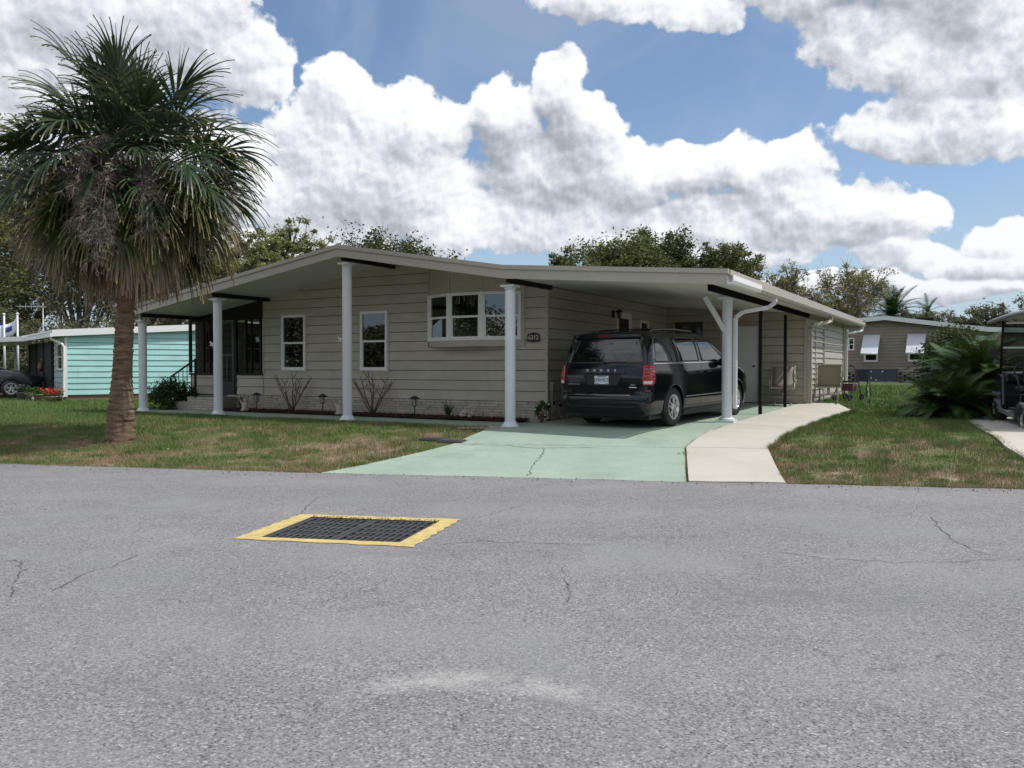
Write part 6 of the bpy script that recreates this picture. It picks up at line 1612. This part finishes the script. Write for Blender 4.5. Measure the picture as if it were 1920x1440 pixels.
# a far belt of woods closing the horizon
def far_woods():
    rs = np.random.RandomState(77); n = 60000; x = rs.uniform(-260, 260, n); y = rs.uniform(120, 150, n); hh = 4.5+2.5*np.sin(x*.09)+1.8*np.sin(x*.23+1)+1.2*np.sin(x*.61)
    z = .3+rs.uniform(0, 1, n)**.8*hh
    n2 = 90000; x2 = rs.uniform(-110, 110, n2); y2 = rs.uniform(-62, -46, n2); h2 = 6.5+2.2*np.sin(x2*.11)+1.6*np.sin(x2*.31+1); z2 = rs.uniform(0, 1, n2)**.8*h2   # the same woods close the view across the street
    n3 = 80000; y3 = rs.uniform(-60, 26, n3); xx3 = rs.uniform(-78, -66, n3); z3 = rs.uniform(0, 1, n3)**.8*(6.5+2*np.sin(y3*.17)+1.4*np.sin(y3*.5)); x2 = np.concatenate([x2, xx3]); y2 = np.concatenate([y2, y3]); z2 = np.concatenate([z2, z3])
    x = np.concatenate([x, x2]); y = np.concatenate([y, y2]); z = np.concatenate([z, z2])
    o = link('far_woods', leaf_cloud('far_woods', np.stack([x, y, z], 1), np.where(np.arange(len(x)) < n, 1.0, .42), lm5, rs, aspect=.8)); put_props(o, 'continuous low belt of woods along the horizon', 'woods', kind='stuff')
far_woods()

# ------------------------------------------------------------------ grass
def grass():
    rs = np.random.RandomState(5); V = []
    def inside(poly, x, y):
        c = np.zeros(len(x), bool); n = len(poly)
        for i in range(n):
            (x1, y1), (x2, y2) = poly[i][:2], poly[(i+1) % n][:2]
            t = ((y1 > y) != (y2 > y)) & (x < (x2-x1)*(y-y1)/((y2-y1) if y2 != y1 else 1e-9)+x1); c ^= t
        return c
    hard = [apron+[], floor_, [hx(-.2, -.29), hx(-.2, 1.6), hx(-10.95, 1.6), hx(-10.95, -.29)], [c1, c2, (xb, edge_y(xb)), (xa, edge_y(xa))], [c1, c2, PR[2], d2, d1], [d1, d2, PR[4], PR[5], hx(4.3, 9.9), hx(3.6, 9.9)], [QD[0], QD[1], QD[2], QD[3], (6.6, 9.3), (16, 8.1), (15, 19.3)], [hx(-12, 1.6), hx(3.6, 1.6), hx(3.6, 15), hx(-12, 15)]]
    ex = np.array([e[0] for e in EDGE]); ey = np.array([e[1] for e in EDGE])
    tot = []
    for (n, y0, y1, hmin, hmax, w) in ((230000, 9.2, 14.5, .014, .040, .0035), (190000, 14.5, 21, .018, .050, .005), (150000, 21, 36, .03, .075, .009)):
        y = rs.uniform(y0, y1, n); x = rs.uniform(-.66, .66, n)*y*1.03
        ok = y > np.interp(x, ex, ey)+.015
        for pl in hard: ok &= ~inside(pl, x, y)
        x, y = x[ok], y[ok]
        # patchiness: clumps
        f = np.sin(x*3.1+1.7*np.sin(y*2.3))*np.sin(y*3.7+1.3*np.sin(x*1.9))+.7*np.sin(x*8.3+y*5.1)*np.sin(y*9.7-x*3.3)
        far = np.clip((y-13)/8, 0, 1); keep = rs.uniform(0, 1, len(x)) < np.clip(.62+.35*f+.4*far, .12, 1)
        x, y, f = x[keep], y[keep], f[keep]
        z = np.array([G(a, b) for a, b in zip(x, y)])-.03
        h = rs.uniform(hmin, hmax, len(x))*(1+.35*np.clip(f, -1, 1)); a = rs.uniform(0, 2*PI, len(x)); ln = rs.normal(0, .5, (len(x), 2))*h[:, None]
        wx, wy = np.cos(a)*w, np.sin(a)*w
        A = np.stack([x-wx, y-wy, z], 1); B_ = np.stack([x+wx, y+wy, z], 1); C_ = np.stack([x+ln[:, 0], y+ln[:, 1], z+.03+h], 1)
        tot.append(np.stack([A, B_, C_], 1).reshape(-1, 3))
    # brighter tufts standing out of the worn turf
    nt = 620; yc = rs.uniform(9.4, 17, nt); xc = rs.uniform(-.63, .66, nt)*yc; ok = yc > np.interp(xc, ex, ey)+.12
    for pl in hard: ok &= ~inside(pl, xc, yc)
    xc, yc = xc[ok], yc[ok]; per = 90; rr0 = np.repeat(rs.uniform(.05, .22, len(xc)), per); aa = rs.uniform(0, 2*PI, len(xc)*per); rd = rr0*np.sqrt(rs.uniform(0, 1, len(aa)))
    x = np.repeat(xc, per)+np.cos(aa)*rd*1.5; y = np.repeat(yc, per)+np.sin(aa)*rd; z = np.array([G(a, b) for a, b in zip(x, y)])-.03; h = rs.uniform(.04, .085, len(x))*(1.15-rd/.3); an = rs.uniform(0, 2*PI, len(x)); ln = rs.normal(0, .4, (len(x), 2))*h[:, None]
    tv = np.stack([np.stack([x-np.cos(an)*.0045, y-np.sin(an)*.0045, z], 1), np.stack([x+np.cos(an)*.0045, y+np.sin(an)*.0045, z], 1), np.stack([x+ln[:, 0], y+ln[:, 1], z+h], 1)], 1).reshape(-1, 3)
    o = link('grass_tufts', fast_mesh('grass_tufts', tv, np.arange(len(tv)).reshape(-1, 3), leaf_mat('tuft_blades', [(.3, (.075, .15, .04)), (.7, (.13, .22, .06))], 1.2))); put_props(o, 'brighter green tufts standing out of the worn lawn', 'grass tufts', kind='stuff')
    # taller rough grass along slab and wall edges
    def fringe(pts, n, hm):
        P = [Vector(p[:2]) for p in pts]; out = []
        for a, b in zip(P[:-1], P[1:]):
            k = int(n*(b-a).length); t = rs.uniform(0, 1, k); off = np.abs(rs.normal(0, .045, k)); d = (b-a).normalized(); nn = Vector((d.y, -d.x))
            x = a.x+(b.x-a.x)*t+nn.x*off; y = a.y+(b.y-a.y)*t+nn.y*off; cl = np.sin(x*4.3+y*3)*.5+.5; kp = rs.uniform(0, 1, k) < .25+.75*cl; x, y = x[kp], y[kp]
            z = np.array([G(u, v) for u, v in zip(x, y)])-.03; h = rs.uniform(.4, 1, len(x))*hm+.03; an = rs.uniform(0, 2*PI, len(x)); ln = rs.normal(0, .35, (len(x), 2))*h[:, None]
            out.append(np.stack([np.stack([x-np.cos(an)*.004, y-np.sin(an)*.004, z], 1), np.stack([x+np.cos(an)*.004, y+np.sin(an)*.004, z], 1), np.stack([x+ln[:, 0], y+ln[:, 1], z+h], 1)], 1).reshape(-1, 3))
        tot.extend(out)
    fringe([PR[1], PR[2], PR[3], PR[4], PR[5]], 1500, .09)
    fringe([hx(-10.9, -.29), hx(-.3, -.29)], 700, .05)
    fringe([PR[0], PR[1]], 500, .035)
    fringe([(x_, edge_y(x_)+.02) for x_ in frange(xl-.1, -8.5, .4)], 650, .03); fringe([(x_, edge_y(x_)+.02) for x_ in frange(7, xb+.1, .4)], 650, .03)
    fringe([QD[3], QD[2], QD[1], QD[0]], 500, .05)
    V = np.concatenate(tot); Fc = np.arange(len(V)).reshape(-1, 3)
    o = link('grass', fast_mesh('grass', V, Fc, m_blade)); put_props(o, 'short patchy green and straw grass of the lawns', 'grass', kind='stuff')
    # fallen leaves and clover flecks
    n = 900; y = rs.uniform(10, 20, n); x = rs.uniform(-.62, .66, n)*y; ok = y > np.interp(x, ex, ey)+.05
    for pl in hard: ok &= ~inside(pl, x, y)
    x, y = x[ok], y[ok]; P = np.stack([x, y, np.array([G(a, b) for a, b in zip(x, y)])+.012], 1)
    o = link('fallen_leaves', leaf_cloud('fallen_leaves', P, .045, M('dead_leaf', (.22, .13, .07), .9, fn=leafcol([(.3, (.12, .06, .03)), (.7, (.34, .24, .14))], 5, .4)), rs)); put_props(o, 'small brown leaves scattered on the lawn', 'fallen leaves', kind='stuff')
grass()
def litter():
    rs = np.random.RandomState(9); n = 420; x = rs.uniform(-7, 6.2, n); y = np.interp(x, [e[0] for e in EDGE], [e[1] for e in EDGE])-np.abs(rs.normal(0, .22, n))-.01
    A, B = GRC[1], GRC[2]; t = rs.uniform(0, 1, 160); x = np.concatenate([x, A.x+(B.x-A.x)*t]); y = np.concatenate([y, A.y+(B.y-A.y)*t+rs.normal(.015, .018, 160)])
    P = np.stack([x, y, np.full(len(x), ZR+.009)], 1); d = rs.normal(size=(len(x), 3))*[1, 1, .12]
    o = link('road_litter', leaf_cloud('road_litter', P, np.where(np.arange(len(x)) < n, .028, .022), M('litter_brown', (.12, .08, .05), .9, fn=leafcol([(.3, (.06, .045, .03)), (.7, (.2, .14, .08))], 9, .4)), rs, up=2.5, aspect=.45)); put_props(o, 'leaf bits and grit along the road edge and the drain border', 'litter', kind='stuff')
litter()
